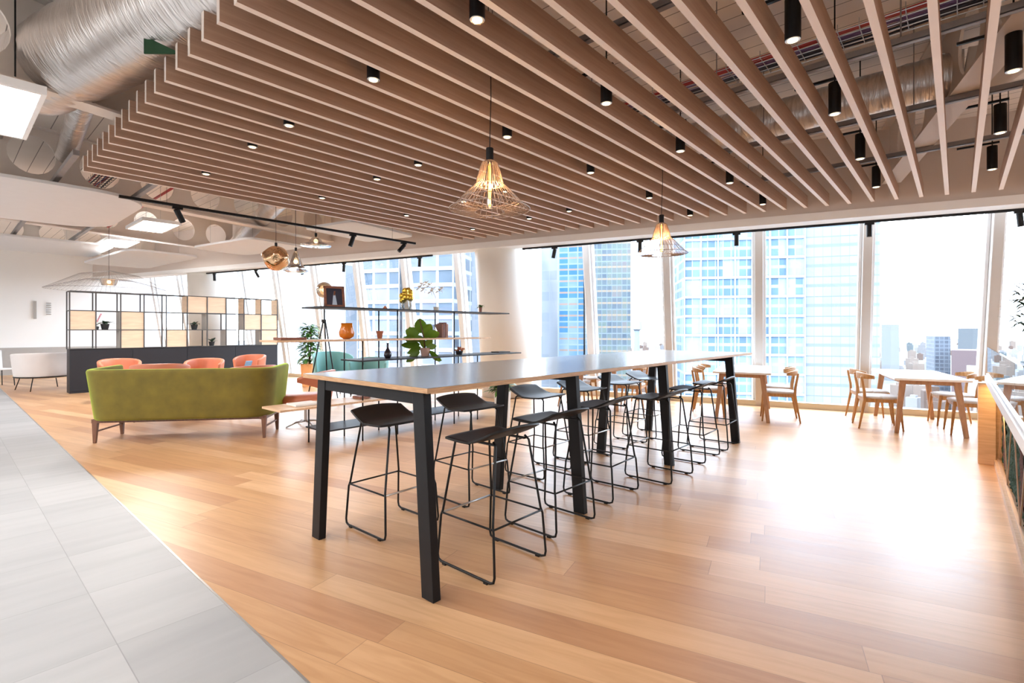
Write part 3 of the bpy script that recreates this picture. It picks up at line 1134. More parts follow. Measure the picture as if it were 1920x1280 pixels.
# ------------------------------------------------------------------ pendants over the high table
def wire_pendant(loc, label, ztop):
    o = thing('wire_pendant_lamp', label, 'pendant lamp', loc, 0, 'wire cage pendants over the high table')
    # z = 0 at the rim
    MB().cyl((0, 0, .345), (0, 0, .44), .028, seg=20).build('lamp_holder', M['black'], o, bevel=.003)
    n = 36
    mb = MB()
    prof = [(.035, .345), (.06, .325), (.085, .25), (.105, .17), (.155, .125), (.215, .06), (.272, .0)]
    for k in range(n):
        a = 2 * math.pi * k / n
        c, s_ = math.cos(a), math.sin(a)
        pts = [(r * c, r * s_, z) for r, z in prof] + [(.30 * c, .30 * s_, -.012), (.27 * c, .27 * s_, -.022), (.11 * c, .11 * s_, -.035)]
        mb.tube(pts, .0026, 5, cap=False)
    for r, z in ((.105, .17), (.215, .06), (.30, -.012), (.11, -.035)):
        mb.tube([(r * math.cos(2 * math.pi * k / 40), r * math.sin(2 * math.pi * k / 40), z) for k in range(40)], .003, 5, closed=True)
    mb.build('wire_cage', M['bronze'], o)
    MB().lathe([(.0, .0), (.018, .005), (.020, .02), (.020, .30), (.014, .335)], seg=16).build('bulb', M['amberglass'], o, smooth=True)
    mb = MB()
    for k in range(4):
        a = k * math.pi / 2
        mb.cyl((.008 * math.cos(a), .008 * math.sin(a), .02), (.008 * math.cos(a), .008 * math.sin(a), .31), .0028, seg=6)
    mb.build('filament', M['filament'], o)
    pts = []
    H = ztop - .44
    for i in range(13):
        q = i / 12
        pts.append((.018 * math.sin(q * 2.2 * math.pi) * math.sin(math.pi * q), .0, .44 + H * q))
    MB().tube(pts, .0035, 6).build('cord', M['black'], o, smooth=True)
    MB().cyl((0, 0, ztop - .02), (0, 0, ztop), .05, seg=20).build('ceiling_cup', M['black'], o)
    l = bpy.data.lights.new('bulb_light', 'POINT')
    l.energy = 18
    l.color = (1, .62, .28)
    l.shadow_soft_size = .03
    lo = bpy.data.objects.new('bulb_light', l)
    C.objects.link(lo)
    lo.parent = o
    lo.location = (0, 0, .17)
    return o


wire_pendant((-2.61, 2.71, 2.29), 'black wire cage pendant with glowing tube bulb over the near end of the high table', CZ - 2.29)
wire_pendant((-2.61, 5.62, 2.29), 'smaller looking wire cage pendant with tube bulb over the far end of the high table', CZ - 2.29)


# ------------------------------------------------------------------ high table
tb = thing('high_table', 'long high table with dark grey top, plywood edge and splayed black legs', 'table', (-2.61, 1.595, 0))
TW, TL, TH = 0.645, 5.28, 1.09
MB().box(-TW, TW, 0, TL, TH - .0275, TH - .0015).build('table_edge', M['ply'], tb, bevel=.002)
MB().box(-TW + .002, TW - .002, .002, TL - .002, TH - .0015, TH).build('table_top', M['top'], tb)
for y, fr_, fl_ in ((.05, .585, .575), (1.585, .475, .385), (3.31, .405, .40), (4.83, .575, .575)):
    MB().box(-fl_ + .08, fr_ - .08, y + .004, y + .046, TH - .1, TH - .031).build('cross_beam', M['legblack'], tb, bevel=.003)
    for s_, ft in ((-1, fl_), (1, fr_)):
        tp = ft - .08
        mb = MB()
        mb.bar((s_ * tp, y + .025, TH - .02), (s_ * ft, y + .025, -.01), .095, .05, up=(0, 1, 0), w1=.095, d1=.05)
        mb.v = [(x, yy, 0.0 if z < .3 else TH - .0285) for x, yy, z in mb.v]
        mb.build('leg', M['legblack'], tb, bevel=.003)
for s_ in (-1, 1):
    MB().box(s_ * .28 - .02, s_ * .28 + .02, .1, TL - .3, TH - .06, TH - .028).build('long_rail', M['legblack'], tb)


# ------------------------------------------------------------------ bar stools
def stool(loc, rz, label):
    o = thing('bar_stool', label, 'bar stool', loc, rz, 'bar stools at the high table')

    def seat(u, v):
        x = -.19 + .40 * v
        y = -.225 + .45 * u
        e = abs(2 * u - 1)
        q = max(0, (x - .035) / .175)
        z = .746 - .006 * math.sin(math.pi * min(1, v * 1.3)) + .066 * q ** 1.5 + .016 * (1 - e * e) * min(1, q)
        y *= 1 - .10 * max(0, v - .6) - .05 * max(0, .25 - v)
        x -= .02 * e ** 4 * (1 if v > .5 else -1)
        return (x, y, z)
    m = MB().grid(seat, 14, 12).build('seat', M['blackplastic'], o, smooth=True, solid=.014)
    k = m.modifiers.new('bevel', 'BEVEL')
    k.width = .004
    k.segments = 2
    k.limit_method = 'ANGLE'
    for s_ in (-1, 1):
        pts = [(-.14, s_ * .135, .738), (-.165, s_ * .145, .715), (-.205, s_ * .208, .31), (-.215, s_ * .214, .28), (-.232, s_ * .224, .05), (-.225, s_ * .225, .022), (-.20, s_ * .225, .012),
               (.20, s_ * .225, .012), (.225, s_ * .225, .022), (.232, s_ * .224, .05), (.215, s_ * .214, .28), (.205, s_ * .208, .31), (.165, s_ * .145, .725), (.14, s_ * .135, .75)]
        MB().tube(pts, .0074, 8).build('wire_leg', M['black'], o, smooth=True)
    mb = MB()
    mb.cyl((.21, -.21, .295), (.21, .21, .295), .006, seg=8)
    for s_ in (-1, 1):
        mb.cyl((-.21, s_ * .211, .295), (.21, s_ * .211, .295), .006, seg=8)
    mb.build('foot_ring', M['black'], o, smooth=True)
    b_ = MB().cyl((-.21, -.21, .295), (-.21, .21, .295), .0068, seg=8).build('footrest', M['steel'], o, smooth=True)
    b_['label'] = 'bare steel footrest bar'
    for sx in (-.17, .17):
        for sy in (-.225, .225):
            MB().box(sx - .014, sx + .014, sy - .009, sy + .009, 0, .014).build('glide', M['black'], o)
    for sy in (-.13, .13):
        MB().box(-.15, .15, sy - .01, sy + .01, .728, .738).build('seat_bracket', M['black'], o)
    return o


pl = ['nearest the tiled floor', 'second from the tiled end', 'third from the tiled end', 'fourth from the tiled end', 'fifth from the tiled end', 'last one at the window end']
ys_r = ((-2.09, 2.19), (-2.20, 2.91), (-2.27, 3.72), (-2.12, 4.51), (-2.17, 5.40), (-2.19, 6.12))
ys_l = ((-3.01, 2.13), (-3.04, 2.93), (-3.06, 3.86), (-3.05, 4.62), (-3.06, 5.46), (-3.07, 6.16))
s0 = None
for i, (x, y) in enumerate(ys_r):
    lab = 'black bar stool on the side facing the planter counter, ' + pl[i]
    if s0 is None:
        s0 = stool((x, y, 0), 0, lab)
    else:
        dup(s0, (x, y, 0), R((-1.5, 2, -1, 1.5, 3)[i - 1]), lab)
for i, (x, y) in enumerate(ys_l):
    dup(s0, (x, y, 0), R(180 + (1, -2, 2, 0, -1, 2)[i]), 'black bar stool between table and open shelves, ' + pl[i])


# ------------------------------------------------------------------ white dining tables and oak chairs by the glass
def white_table(loc, label, Lh=0.875, W=0.40):
    o = thing('dining_table', label, 'table', loc, WA, 'white topped tables by the glass wall')
    m = MB().prism([(x, y) for x, y in rrect(-W, W, -Lh, Lh, .02, 3)], .715, .745).build('table_top', M['whitetop'], o, bevel=.004)
    mb = MB()
    for sy in (-1, 1):
        mb.box(-W + .11, W - .11, sy * (Lh - .17) - .02, sy * (Lh - .17) + .02, .655, .715)
    for sx in (-1, 1):
        mb.box(sx * (W - .12) - .015, sx * (W - .12) + .015, -Lh + .17, Lh - .17, .66, .715)
    mb.build('apron', M['tablewood'], o)
    for sx in (-1, 1):
        for sy in (-1, 1):
            MB().bar((sx * (W - .12), sy * (Lh - .17), .715), (sx * (W - .04), sy * (Lh - .11), 0), .075, .045, up=(0, 1, 0), w1=.05, d1=.04).build('leg', M['tablewood'], o, bevel=.004)
    return o


def wchair(loc, rz, label):
    """faces local +y"""
    o = thing('dining_chair', label, 'chair', loc, rz, 'oak chairs at the white tables')
    for sx in (-1, 1):
        MB().tube([(sx * .21, .19, .44), (sx * .215, .20, .36), (sx * .235, .235, 0)], [.019, .021, .011], 10).build('front_leg', M['chairwood'], o, smooth=True)
        MB().tube([(sx * .235, -.27, 0), (sx * .215, -.20, .40), (sx * .22, -.205, .52), (sx * .235, -.235, .70), (sx * .238, -.24, .735)], [.011, .021, .019, .016, .015], 10).build('back_leg', M['chairwood'], o, smooth=True)
    mb = MB()
    mb.bar((-.21, .19, .405), (.21, .19, .405), .022, .05)
    mb.bar((-.21, -.20, .40), (.21, -.20, .40), .022, .05)
    for sx in (-1, 1):
        mb.bar((sx * .213, .19, .405), (sx * .215, -.20, .40), .022, .055)
    mb.build('seat_frame', M['chairwood'], o, bevel=.004)

    def pad(u, v):
        a = 2 * math.pi * u
        k = 1 - .0 * v
        x, y = math.cos(a), math.sin(a)
        p = 4
        q = (abs(x) ** p + abs(y) ** p) ** (-1 / p)
        rr = (v if v < 1 else 1)
        return (x * q * .235 * rr, y * q * .225 * rr, .455 - .02 * rr ** 6 - .006 * (1 - rr))
    mb = MB().grid(pad, 28, 6)
    mb.build('seat_pad', M['padgrey'], o, smooth=True, solid=.022)

    def crest(u, v):
        a = R(205 + 130 * u)
        r = .275
        h = .045 + .045 * math.sin(math.pi * u)
        return (r * math.cos(a) * 1.02, -.0 + r * math.sin(a) * .98 + .02, .715 + h * (v - .35) + .01 * math.sin(math.pi * u))
    MB().grid(crest, 18, 4).build('backrest', M['chairwood'], o, smooth=True, solid=.022)
    return o


T1 = Vector((-2.64, 8.78, 0))
T2 = Vector((-.45, 9.30, 0))
T0 = T1 - A * 2.27
T3 = T2 + A * 2.3
Tm = T0 - A * 2.2
t_ = white_table(T2, 'white dining table by the glass nearest the planter counter')
dup(t_, T1, label='white dining table by the glass, beyond the far end of the high table')
dup(t_, T0 , label='white dining table by the glass, seen behind the black stools')
dup(t_, T3, label='white dining table seen through the balustrade glass')
c0 = None
spots = []
tn = {0: 'behind the black stools', 1: 'beyond the high table end', 2: 'nearest the planter counter', 3: 'behind the balustrade'}
for ti, T in ((2, T2), (1, T1), (0, T0), (3, T3)):
    for sx in (-1, 1):
        for sy in (-1, 1):
            spots.append((T + A * (sx * .50) + B * (sy * .36 - .03), WA + (R(90) if sx > 0 else R(-90)) + R(random.uniform(-5, 5)),
                          'oak chair, %s side and %s end, white table %s' % ('lounge' if sx < 0 else 'planter', 'room' if sy < 0 else 'window', tn[ti])))
for p, rz, lab in spots:
    if c0 is None:
        c0 = wchair(p, rz, lab)
    else:
        dup(c0, p, rz, lab)


# ------------------------------------------------------------------ planter counter on the right
pc = thing('planter_counter', 'planter counter with moss front, brass lattice and pale top at the right edge', 'planter', (0, 0, 0))
Y0, Y1 = -1.2, 7.25
MB().box(.16, .295, Y1 - .16, Y1, 0, .834).build('end_panel', M['oak'], pc, bevel=.003)
MB().box(.296, .80, Y1 - .06, Y1, 0, .834).build('end_board', M['oak'], pc, bevel=.003)
MB().box(.215, .80, Y0, Y1 - .02, .835, .905).build('counter_top', M['whitetop'], pc, bevel=.003)
MB().box(.36, .80, Y0, Y1 - .16, 0.06, .834).build('planter_body', M['charcoal'], pc)
MB().box(.28, .80, Y0, Y1 - .16, 0, .06).build('plinth', M['oak'], pc)


def mossf(u, v):
    y = Y0 + (Y1 - .16 - Y0) * u
    z = .06 + .81 * v
    return (.352 - .016 * abs(math.sin(y * 23 + z * 9) * math.cos(z * 31 + y * 5)) - .010 * random.random(), y, z)


MB().grid(mossf, 260, 26).build('moss', M['moss'], pc, smooth=False)
mb = MB()
for q in range(5):
    y = Y0 + 1.0 + q * 1.7
    mb.grid(lambda u, v, y=y: (.338 - .012 * random.random(), y + .30 * (u - .5) * (1 - .3 * v) + .05 * v, .1 + .62 * v), 6, 14)
mb.build('dry_moss', M['mossred'], pc)
mb = MB()
yy = Y1 - .17
while yy > Y0 + 1.3:
    mb.bar((.315, yy, .07), (.315, yy - .55, .82), .010, .008, up=(1, 0, 0))
    mb.bar((.315, yy - .55, .82), (.315, yy - 1.15, .07), .010, .008, up=(1, 0, 0))
    mb.bar((.315, yy - .30, .82), (.315, yy - .78, .53), .010, .008, up=(1, 0, 0))
    yy -= 1.15
mb.bar((.312, Y0, .07), (.312, Y1 - .16, .07), .014, .02, up=(1, 0, 0))
mb.build('lattice', M['goldwire'], pc)
strip = MB().box(.30, .32, Y1 - 1.1, Y1 - .18, .822, .832).build('light_strip', M['warmled'], pc)
area('strip_light', (.275, Y1 - .6, .82), .03, .8, 4, (1, .55, .2))
bal = thing('glass_balustrade', 'clear glass balustrade standing on the planter counter', 'balustrade', (0, 0, 0))
n = 5
for q in range(n):
    ya = Y0 + (Y1 - Y0) * q / n + .01
    yb = Y0 + (Y1 - Y0) * (q + 1) / n - .01
    MB().box(.235, .247, ya, yb, .905, 1.20).build('glass_pane', M['balglass'], bal)
MB().box(.225, .257, Y0, Y1, .905, .925).build('clamp', M['steel'], bal)


# ------------------------------------------------------------------ plants
def potted(loc, label, cat, pot_prof, potm, leaves, leafm, name, stem=None, group=None):
    o = thing(name, label, cat, loc, 0, group)
    MB().lathe(pot_prof, seg=24).build('pot', M[potm], o, smooth=False, bevel=.002)
    mb = MB()
    for lf in leaves:
        mb.leaf(*lf)
    mb.build('foliage', M[leafm], o, smooth=True)
    if stem:
        mb = MB()
        for pts, r in stem:
            mb.tube(pts, r, 7)
        mb.build('stem', M['walnut'], o, smooth=True)
    return o


def bushy(n, z0, z1, rad, ll, lw, seed, droop=.4, up=.5):
    rd = random.Random(seed)
    out = []
    for i in range(n):
        z = z0 + (z1 - z0) * rd.random()
        a = rd.random() * 6.283
        q = rad * math.sqrt(rd.random()) * (1 - .35 * (z - z0) / max(.01, z1 - z0))
        out.append(((q * math.cos(a) * .6, q * math.sin(a) * .6, z), (math.cos(a), math.sin(a), up * rd.uniform(-.2, 1.4)),
                    ll * rd.uniform(.7, 1.2), lw * rd.uniform(.8, 1.2), droop * rd.uniform(.5, 1.4)))
    return out


def rosette(n, z0, ll, lw, seed, up=.8, droop=.4):
    rd = random.Random(seed)
    return [((0, 0, z0), (math.cos(a), math.sin(a), up * rd.uniform(.4, 1.6)), ll * rd.uniform(.7, 1.15), lw, droop * rd.uniform(.6, 1.5))
            for a in [6.283 * k / n + rd.uniform(-.2, .2) for k in range(n)]]


def pot(r0, r1, h):
    return [(r0, 0), (r1, h), (r1 - .012, h), (r1 - .02, h - .02), (0, h - .02)]


potted((-11.9, 6.0, 0), 'tall leafy green plant in an orange planter by the glass', 'plant', pot(.17, .21, .55), 'pot_orange',
       bushy(430, .58, 1.50, .34, .20, .075, 3), 'leaf', 'potted_plant', [([(0, 0, .5), (.03, .02, 1.0), (0, .03, 1.45)], .018), ([(0, 0, .5), (-.05, -.02, 1.2)], .014)])
# plant behind the counter, right edge
potted((.60, 6.75, .906), 'green leafy plant with thin stem standing on the planter counter', 'plant', pot(.10, .13, .2), 'pot_black',
       bushy(260, .50, .92, .46, .10, .035, 11, up=.9), 'leafdark', 'potted_tree', [([(0, 0, .18), (.02, 0, .5), (0, .02, .85)], .009)])
# plants in the divider
DX = -14.36
# ------------------------------------------------------------------ shelving divider
dv = thing('shelving_divider', 'open grid shelving divider with dark base and pale wood infill panels', 'shelving', (DX, 1.86, 0), R(90))
# local x runs along world +Y, local y runs towards world -X
DL, BH, TOPZ, DD = 4.44, .955, 2.22, .36
nb = 10
bw = DL / nb
rh = (TOPZ - BH) / 3
MB().box(0, DL, 0, DD, .0, BH - .012).build('base_cabinet', M['charcoal'], dv, bevel=.003)
for q in range(4):
    MB().box(q * DL / 4 + .004, (q + 1) * DL / 4 - .004, -.014, 0, .05, BH - .02).build('cabinet_door', M['charcoal'], dv, bevel=.002)
MB().box(-.005, DL + .005, -.01, DD + .01, BH - .012, BH).build('base_top', M['blackplastic'], dv)
for k in range(4):
    z = BH + rh * k
    mb = MB()
    for y in (0, DD):
        mb.box(0, DL, y - .009, y + .009, z - .010, z + .010)
    mb.build('frame_rail', M['dvframe'], dv)
for q in range(nb + 1):
    mb = MB()
    for y in (0, DD):
        mb.box(q * bw - .012, q * bw + .012, y - .012, y + .012, BH, TOPZ)
    for k in range(4):
        mb.box(q * bw - .006, q * bw + .006, 0, DD, BH + rh * k - .006, BH + rh * k + .006)
    mb.build('frame_post', M['dvframe'], dv)
for c_, r_ in ((0, 1), (2, 1), (2, 0), (4, 0), (5, 2), (6, 2), (8, 1), (9, 1), (9, 0)):
    MB().box(c_ * bw + .01, (c_ + 1) * bw - .01, .0, .016, BH + r_ * rh + .01, BH + (r_ + 1) * rh - .01).build('infill_panel', M['panel'], dv)
for c_, r_ in ((1, 0), (1, 1), (4, 2), (4, 0), (5, 1), (6, 0), (7, 2), (7, 1), (8, 0), (8, 2), (9, 2)):
    x = (c_ + 1) * bw
    MB().box(x - .018, x - .009, .0, DD, BH + r_ * rh + .01, BH + (r_ + 1) * rh - .01).build('side_panel', M['grey'] if r_ < 2 else M['panel'], dv)
for c_, r_ in ((1, 1), (5, 1), (6, 0), (0, 2), (1, 0)):
    MB().box(c_ * bw, (c_ + 1) * bw, 0, DD, BH + r_ * rh - .005, BH + r_ * rh + .008).build('shelf_board', M['grey'], dv)


def on_div(c_, r_, off=.5):
    return (DX - .16, 1.86 + (c_ + off) * bw, BH + r_ * rh + .009)


potted(on_div(1, 1, .42), 'spiky dark plant in a black pot in the divider beside pink blooms', 'plant', pot(.06, .085, .13), 'pot_black',
       rosette(17, .12, .24, .06, 5, up=1.1, droop=.45), 'leafdark', 'potted_plant')
potted(on_div(5, 1, .45), 'small spiky plant in a black pot in the middle row of the divider', 'plant', pot(.055, .08, .12), 'pot_black',
       rosette(16, .11, .21, .055, 6, up=1.1, droop=.45), 'leafdark', 'potted_plant')
potted(on_div(6, 0, .35), 'small plant in a black pot standing on the dark divider base', 'plant', pot(.05, .07, .11), 'pot_black',
       rosette(16, .10, .21, .055, 7, up=1.3, droop=.4), 'leafdark', 'potted_plant')
o = thing('orchid', 'pink orchid sprig in the second bay of the divider', 'flower', on_div(1, 1, .1))
MB().tube([(0, 0, 0), (.0, .02, .2), (0, .05, .33)], .004, 6).build('stem', M['leaf'], o)
mb = MB()
for q in range(7):
    mb.sphere((0.01 * (q % 2), .0 + .02 * q * .6, .18 + .028 * q), .02, 8, 6, .6)
mb.build('blossom', M['pink'], o, smooth=True)
MB().lathe(pot(.03, .04, .07), seg=16).build('pot', M['pot_black'], o)

# ------------------------------------------------------------------ olive sofa
sf = thing('sofa', 'olive green velvet sofa seen from behind on walnut legs', 'sofa', (-7.27, 2.01, 0), R(50.5))


def sofa_path(h):
    """outer outline of the back and arms in plan, at relative height h 0..1"""
    hx = .95 + .065 * h
    bk = -.055 - .05 * h
    pts = []
    r = .22
    pts.append((-hx, .66))
    pts.append((-hx, .40))
    for i in range(9):
        a = R(180 + 90 * i / 8)
        pts.append((-hx + r + r * math.cos(a), bk + r + r * math.sin(a)))
    for i in range(1, 8):
        pts.append((-hx + r + (2 * hx - 2 * r) * i / 8, bk))
    for i in range(9):
        a = R(270 + 90 * i / 8)
        pts.append((hx - r + r * math.cos(a), bk + r + r * math.sin(a)))
    pts.append((hx, .40))
    pts.append((hx, .66))
    return pts


NP = len(sofa_path(0)) - 1


def sofa_shell(u, v):
    i = min(NP, int(round(u * NP)))
    p = sofa_path(v)[i]
    x, y = p
    arm = max(0, y - .1) / .56
    top = .905 + .012 * arm
    return (x, y, .285 + (top - .285) * v)


o = MB().grid(sofa_shell, NP, 10).build('back_shell', M['velvet'], sf, smooth=True)
k = o.modifiers.new('solidify', 'SOLIDIFY')
k.thickness = .085
k.offset = 1
k = o.modifiers.new('bevel', 'BEVEL')
k.width = .03
k.segments = 3
k.limit_method = 'ANGLE'
k.angle_limit = R(50)
o = MB().box(-.86, .86, .03, .66, .30, .40).build('seat_base', M['velvet'], sf, bevel=.02)
for s_ in (-1, 1):
    MB().box(s_ * .43 - .42, s_ * .43 + .42, .06, .68, .40, .50).build('seat_cushion', M['velvet'], sf, bevel=.04, seg=3)
mb = MB()
for s_ in (-1, 1):
    mb.box(-.98, .98, (-.03 if s_ < 0 else .62), (.02 if s_ < 0 else .67), .245, .29)
    mb.box(s_ * .975 - .025, s_ * .975 + .025, -.03, .67, .245, .29)
mb.build('frame_rail', M['walnut'], sf, bevel=.004)
for sx in (-1, 1):
    for y in (-.005, .52):
        mb = MB()
        mb.bar((sx * .965, y, .26), (sx * .968, y - (.01 if y < .1 else -.02), 0), .06, .05, up=(0, 1, 0), w1=.032, d1=.03)
        mb.bar((sx * .955, y, .26), (sx * .87, y, .26), .05, .045, up=(0, 1, 0), w1=.02, d1=.02)
        mb.build('leg', M['walnut'], sf, bevel=.004)
    MB().bar((sx * .965, 0, .14), (sx * .965, .52, .14), .018, .018).build('stretcher', M['walnut'], sf)
mb = MB()
for (x, z) in ((-.78, .62), (-.30, .60), (.28, .56), (.72, .58), (-.55, .8), (.0, .80), (.5, .79), (-.1, .45)):
    mb.sphere((x, -.105 - .05 * (z - .285) / .62 * 1 - .085 + .088, z), .014, 10, 6, 1)
mb.build('button', M['velvet_dark'], sf, smooth=True)


# ------------------------------------------------------------------ tub chairs
def tub(loc, rz, label, m, name='armchair', H=.82, W=.34, seat=.43, base='legs', arm=.20, wrap=118, group=None, gap=0.0):
    """faces local +y"""
    o = thing(name, label, 'armchair', loc, rz, group)

    def sh(u, v):
        a = R(270 - wrap + 2 * wrap * u)
        e = abs(2 * u - 1)
        top = H - arm * e ** 2.6
        bot = seat - .04 + gap * e ** (1.5 if gap < .2 else .6)
        r = W * (1 + .10 * v)
        return (r * math.cos(a), r * math.sin(a) * .95, bot + (top - bot) * v)
    s_ = MB().grid(sh, 26, 8).build('backrest', M[m], o, smooth=True, solid=.055)
    k = s_.modifiers.new('bevel', 'BEVEL')
    k.width = .02
    k.segments = 3
    k.limit_method = 'ANGLE'
    k.angle_limit = R(50)
    MB().lathe([(0, seat - .09), (W * .8, seat - .085), (W * .97, seat - .05), (W * .97, seat - .01), (W * .85, seat + .03), (0, seat + .04)], (0, .03, 0), 28).build('seat', M[m], o, smooth=True)
    if base == 'legs':
        for sx in (-1, 1):
            for sy in (-1, 1):
                MB().tube([(sx * .18, sy * .17, seat - .08), (sx * .25, sy * .24, 0)], [.014, .010], 8).build('leg', M['black'], o, smooth=True)
    elif base == 'swivel':
        MB().cyl((0, 0, .06), (0, 0, seat - .08), .022, seg=14).build('pedestal', M['steel'], o)
        for k_ in range(4):
            a = R(45 + 90 * k_)
            MB().tube([(0, 0, .07), (.14 * math.cos(a), .14 * math.sin(a), .06), (.28 * math.cos(a), .28 * math.sin(a), .008)], [.016, .013, .009], 8).build('foot', M['steel'], o, smooth=True)
    elif base == 'ring':
        MB().tube([(W * 1.04 * math.cos(2 * math.pi * k_ / 32), W * 1.0 * math.sin(2 * math.pi * k_ / 32), seat - .05) for k_ in range(32)], .012, 8, closed=True).build('frame_ring', M['black'], o, smooth=True)
        for k_ in range(4):
            a = R(45 + 90 * k_)
            MB().tube([(W * .9 * math.cos(a), W * .9 * math.sin(a), seat - .05), (W * 1.1 * math.cos(a), W * 1.1 * math.sin(a), 0)], .010, 8).build('leg', M['black'], o, smooth=True)
    return o


og = 'orange tub chairs in the lounge'
toward = lambda x, y: math.atan2(-y, -x) - R(90)     # face the camera
c_ = tub((-12.1, 2.3, 0), toward(-12.1, 2.3) + R(8), 'orange leather tub chair facing the sofa at its far corner, before the divider', 'orange', group=og, W=.29, gap=.14, arm=.10)
dup(c_, (-10.95, 3.4, 0), toward(-10.95, 3.4) - R(15), 'orange leather tub chair facing the middle of the sofa, before the divider')
cc = dup(c_, (-11.9, 4.6, 0), toward(-11.9, 4.6) - R(35), 'orange leather tub chair with a blue and white book, by the divider end')
dup(c_, (-9.3, 2.28, 0), toward(-9.3, 2.28) + R(170), 'orange tub chair with its back just behind the left half of the sofa', scale=(1.15, 1, 1.06))
dup(c_, (-8.55, 3.35, 0), toward(-8.55, 3.35) + R(200), 'orange tub chair with its back behind the right end of the sofa', scale=(1.1, 1, 1.0))
tub((-7.05, 3.5, 0), R(131), 'orange swivel lounge chair between the sofa and the high table', 'orange', name='swivel_chair', H=.80, W=.36, seat=.42, base='swivel', arm=.10, gap=.29, wrap=84, group=og)
bk = MB().box(-.012, .012, -.09, .09, 0, .24).build('book', M['blue'])
bk.location = (-11.62, 4.42, .475)
bk.rotation_euler = (0, R(20), R(30))
tag(bk, 'blue and white book propped in the orange chair by the divider end', 'book')
tub((-9.75, 5.45, 0), toward(-9.75, 5.45) + R(25), 'teal armchair with the taller back behind the open shelves', 'teal', H=.92, W=.37, seat=.44, arm=.12, wrap=95)
tub((-8.75, 5.6, 0), toward(-8.75, 5.6) - R(30), 'teal armchair with the lower back behind the open shelves', 'teal', H=.83, W=.36, seat=.43, arm=.1, wrap=95)
tub((-15.9, 1.62, 0), toward(-15.9, 1.62) + R(200), 'off-white tub armchair on a thin black frame beside the divider', 'pinkwhite', H=.86, W=.50, seat=.36, base='ring', arm=.05, wrap=130)
o = thing('side_chair', 'white slatted shell chair half hidden behind the off-white armchair', 'chair', (-17.6, .95, 0), R(-60))
MB().grid(lambda u, v: (-.24 + .48 * u, -.22 - .04 * v + .03 * math.cos(math.pi * (u - .5)) * -1, .42 + .45 * v), 10, 8).build('backrest', M['white'], o, smooth=True, solid=.02)
MB().box(-.24, .24, -.22, .22, .40, .43).build('seat', M['white'], o, bevel=.01)
for sx in (-1, 1):
    for sy in (-1, 1):
        MB().cyl((sx * .2, sy * .18, .4), (sx * .22, sy * .2, 0), .01, seg=8).build('leg', M['black'], o)

# coffee table among the chairs
o = thing('coffee_table', 'low round dark-legged table in the middle of the lounge chairs', 'table', (-9.9, 2.95, 0))
MB().cyl((0, 0, .36), (0, 0, .385), .38, seg=40).build('table_top', M['whitetop'], o, bevel=.004)
MB().cyl((0, 0, .02), (0, 0, .36), .03, seg=16).build('pedestal', M['black'], o)
MB().cyl((0, 0, 0), (0, 0, .02), .22, seg=32).build('base', M['black'], o)

# ------------------------------------------------------------------ open display shelves
XF, XB = -5.54, -5.97
sh = thing('display_shelves', 'open display shelves of thin black and oak boards on slim black posts', 'shelves', (0, 0, 0))
for y0, y1, z, m, tk in ((2.92, 6.2, 1.655, 'charcoal', .018), (2.42, 5.75, 1.262, 'oak', .022), (3.44, 6.5, 1.0, 'charcoal', .018),
                         (2.45, 6.4, .50, 'oak', .024), (2.97, 6.0, .20, 'charcoal', .018)):
    b_ = MB().box(XB - .02, XF + .02, y0, y1, z - tk, z).build('shelf_board', M[m], sh, bevel=.002)
    b_['label'] = 'oak shelf board' if m == 'oak' else 'thin black shelf board'
for y, z0, z1 in ((3.0, 0, .48), (3.48, .0, 1.25), (4.0, 0, 1.64), (5.0, 0, 1.64), (5.48, 0, .98)):
    for x in (XF, XB):
        MB().cyl((x, y, z0), (x, y, z1), .009, seg=10).build('post', M['black'], sh, smooth=True)
XM = (XF + XB) / 2


def sy(u, x=XM):
    """world y on plane X = x seen at image column u: used to space the ornaments"""
    s_ = (u - 960) / 947
    a = R(YAW)
    return x * (math.cos(a) + s_ * math.sin(a)) / (-math.sin(a) + s_ * math.cos(a))


# picture frame leaning back
o = thing('picture_frame', 'brown wooden picture frame with a dark picture on the top shelf', 'picture frame', (XM, sy(628), 1.656), R(76))
fr_ = MB()
fr_.box(-.125, .125, -.01, .01, 0, .03).box(-.125, .125, -.01, .01, .24, .27).box(-.125, -.095, -.01, .01, 0, .27).box(.095, .125, -.01, .01, 0, .27)
f1 = fr_.build('frame', M['frame'], o, bevel=.002)
f2 = MB().box(-.096, .096, .0, .006, .029, .241).build('picture', M['photo_dark'], o)
f3 = MB().prism([(-.03, .03), (.03, .03), (.012, .17), (-.004, .20), (-.014, .15)], 0, .001).build('pale_figure', M['photo_figure'], f2)
f3.rotation_euler = (R(90), 0, 0)
f3.location = (0, -.001, 0)
for f in (f1, f2):
    f.rotation_euler = (R(-12), 0, 0)
o.scale = (1.0, 1, 1.0)
MB().bar((0, .01, .2), (0, .10, .0), .02, .006).build('easel_back', M['frame'], o)
# tiny copper ornament
o = MB().lathe([(.025, 0), (.03, .015), (.012, .035), (0, .05)], seg=16).build('ornament', M['terracotta'], smooth=True)
o.location = (XM, sy(722), 1.656)
tag(o, 'tiny copper ornament on the top shelf between frame and gold balls', 'ornament')
# gold balls over glass vase
o = thing('gold_ball_vase', 'clear vase heaped with crumpled gold balls on the top shelf', 'vase', (XM, sy(762), 1.656))
MB().shell([(.05, 0), (.075, .05), (.07, .11), (.085, .14)], seg=20).build('vase', M['clearglass'], o, smooth=True)
rd = random.Random(4)
mb = MB()
for q in range(14):
    mb.sphere((rd.uniform(-.05, .05), rd.uniform(-.06, .06), .13 + .15 * q / 14), .045, 10, 7)
mb.build('gold_balls', M['gold'], o, smooth=False)
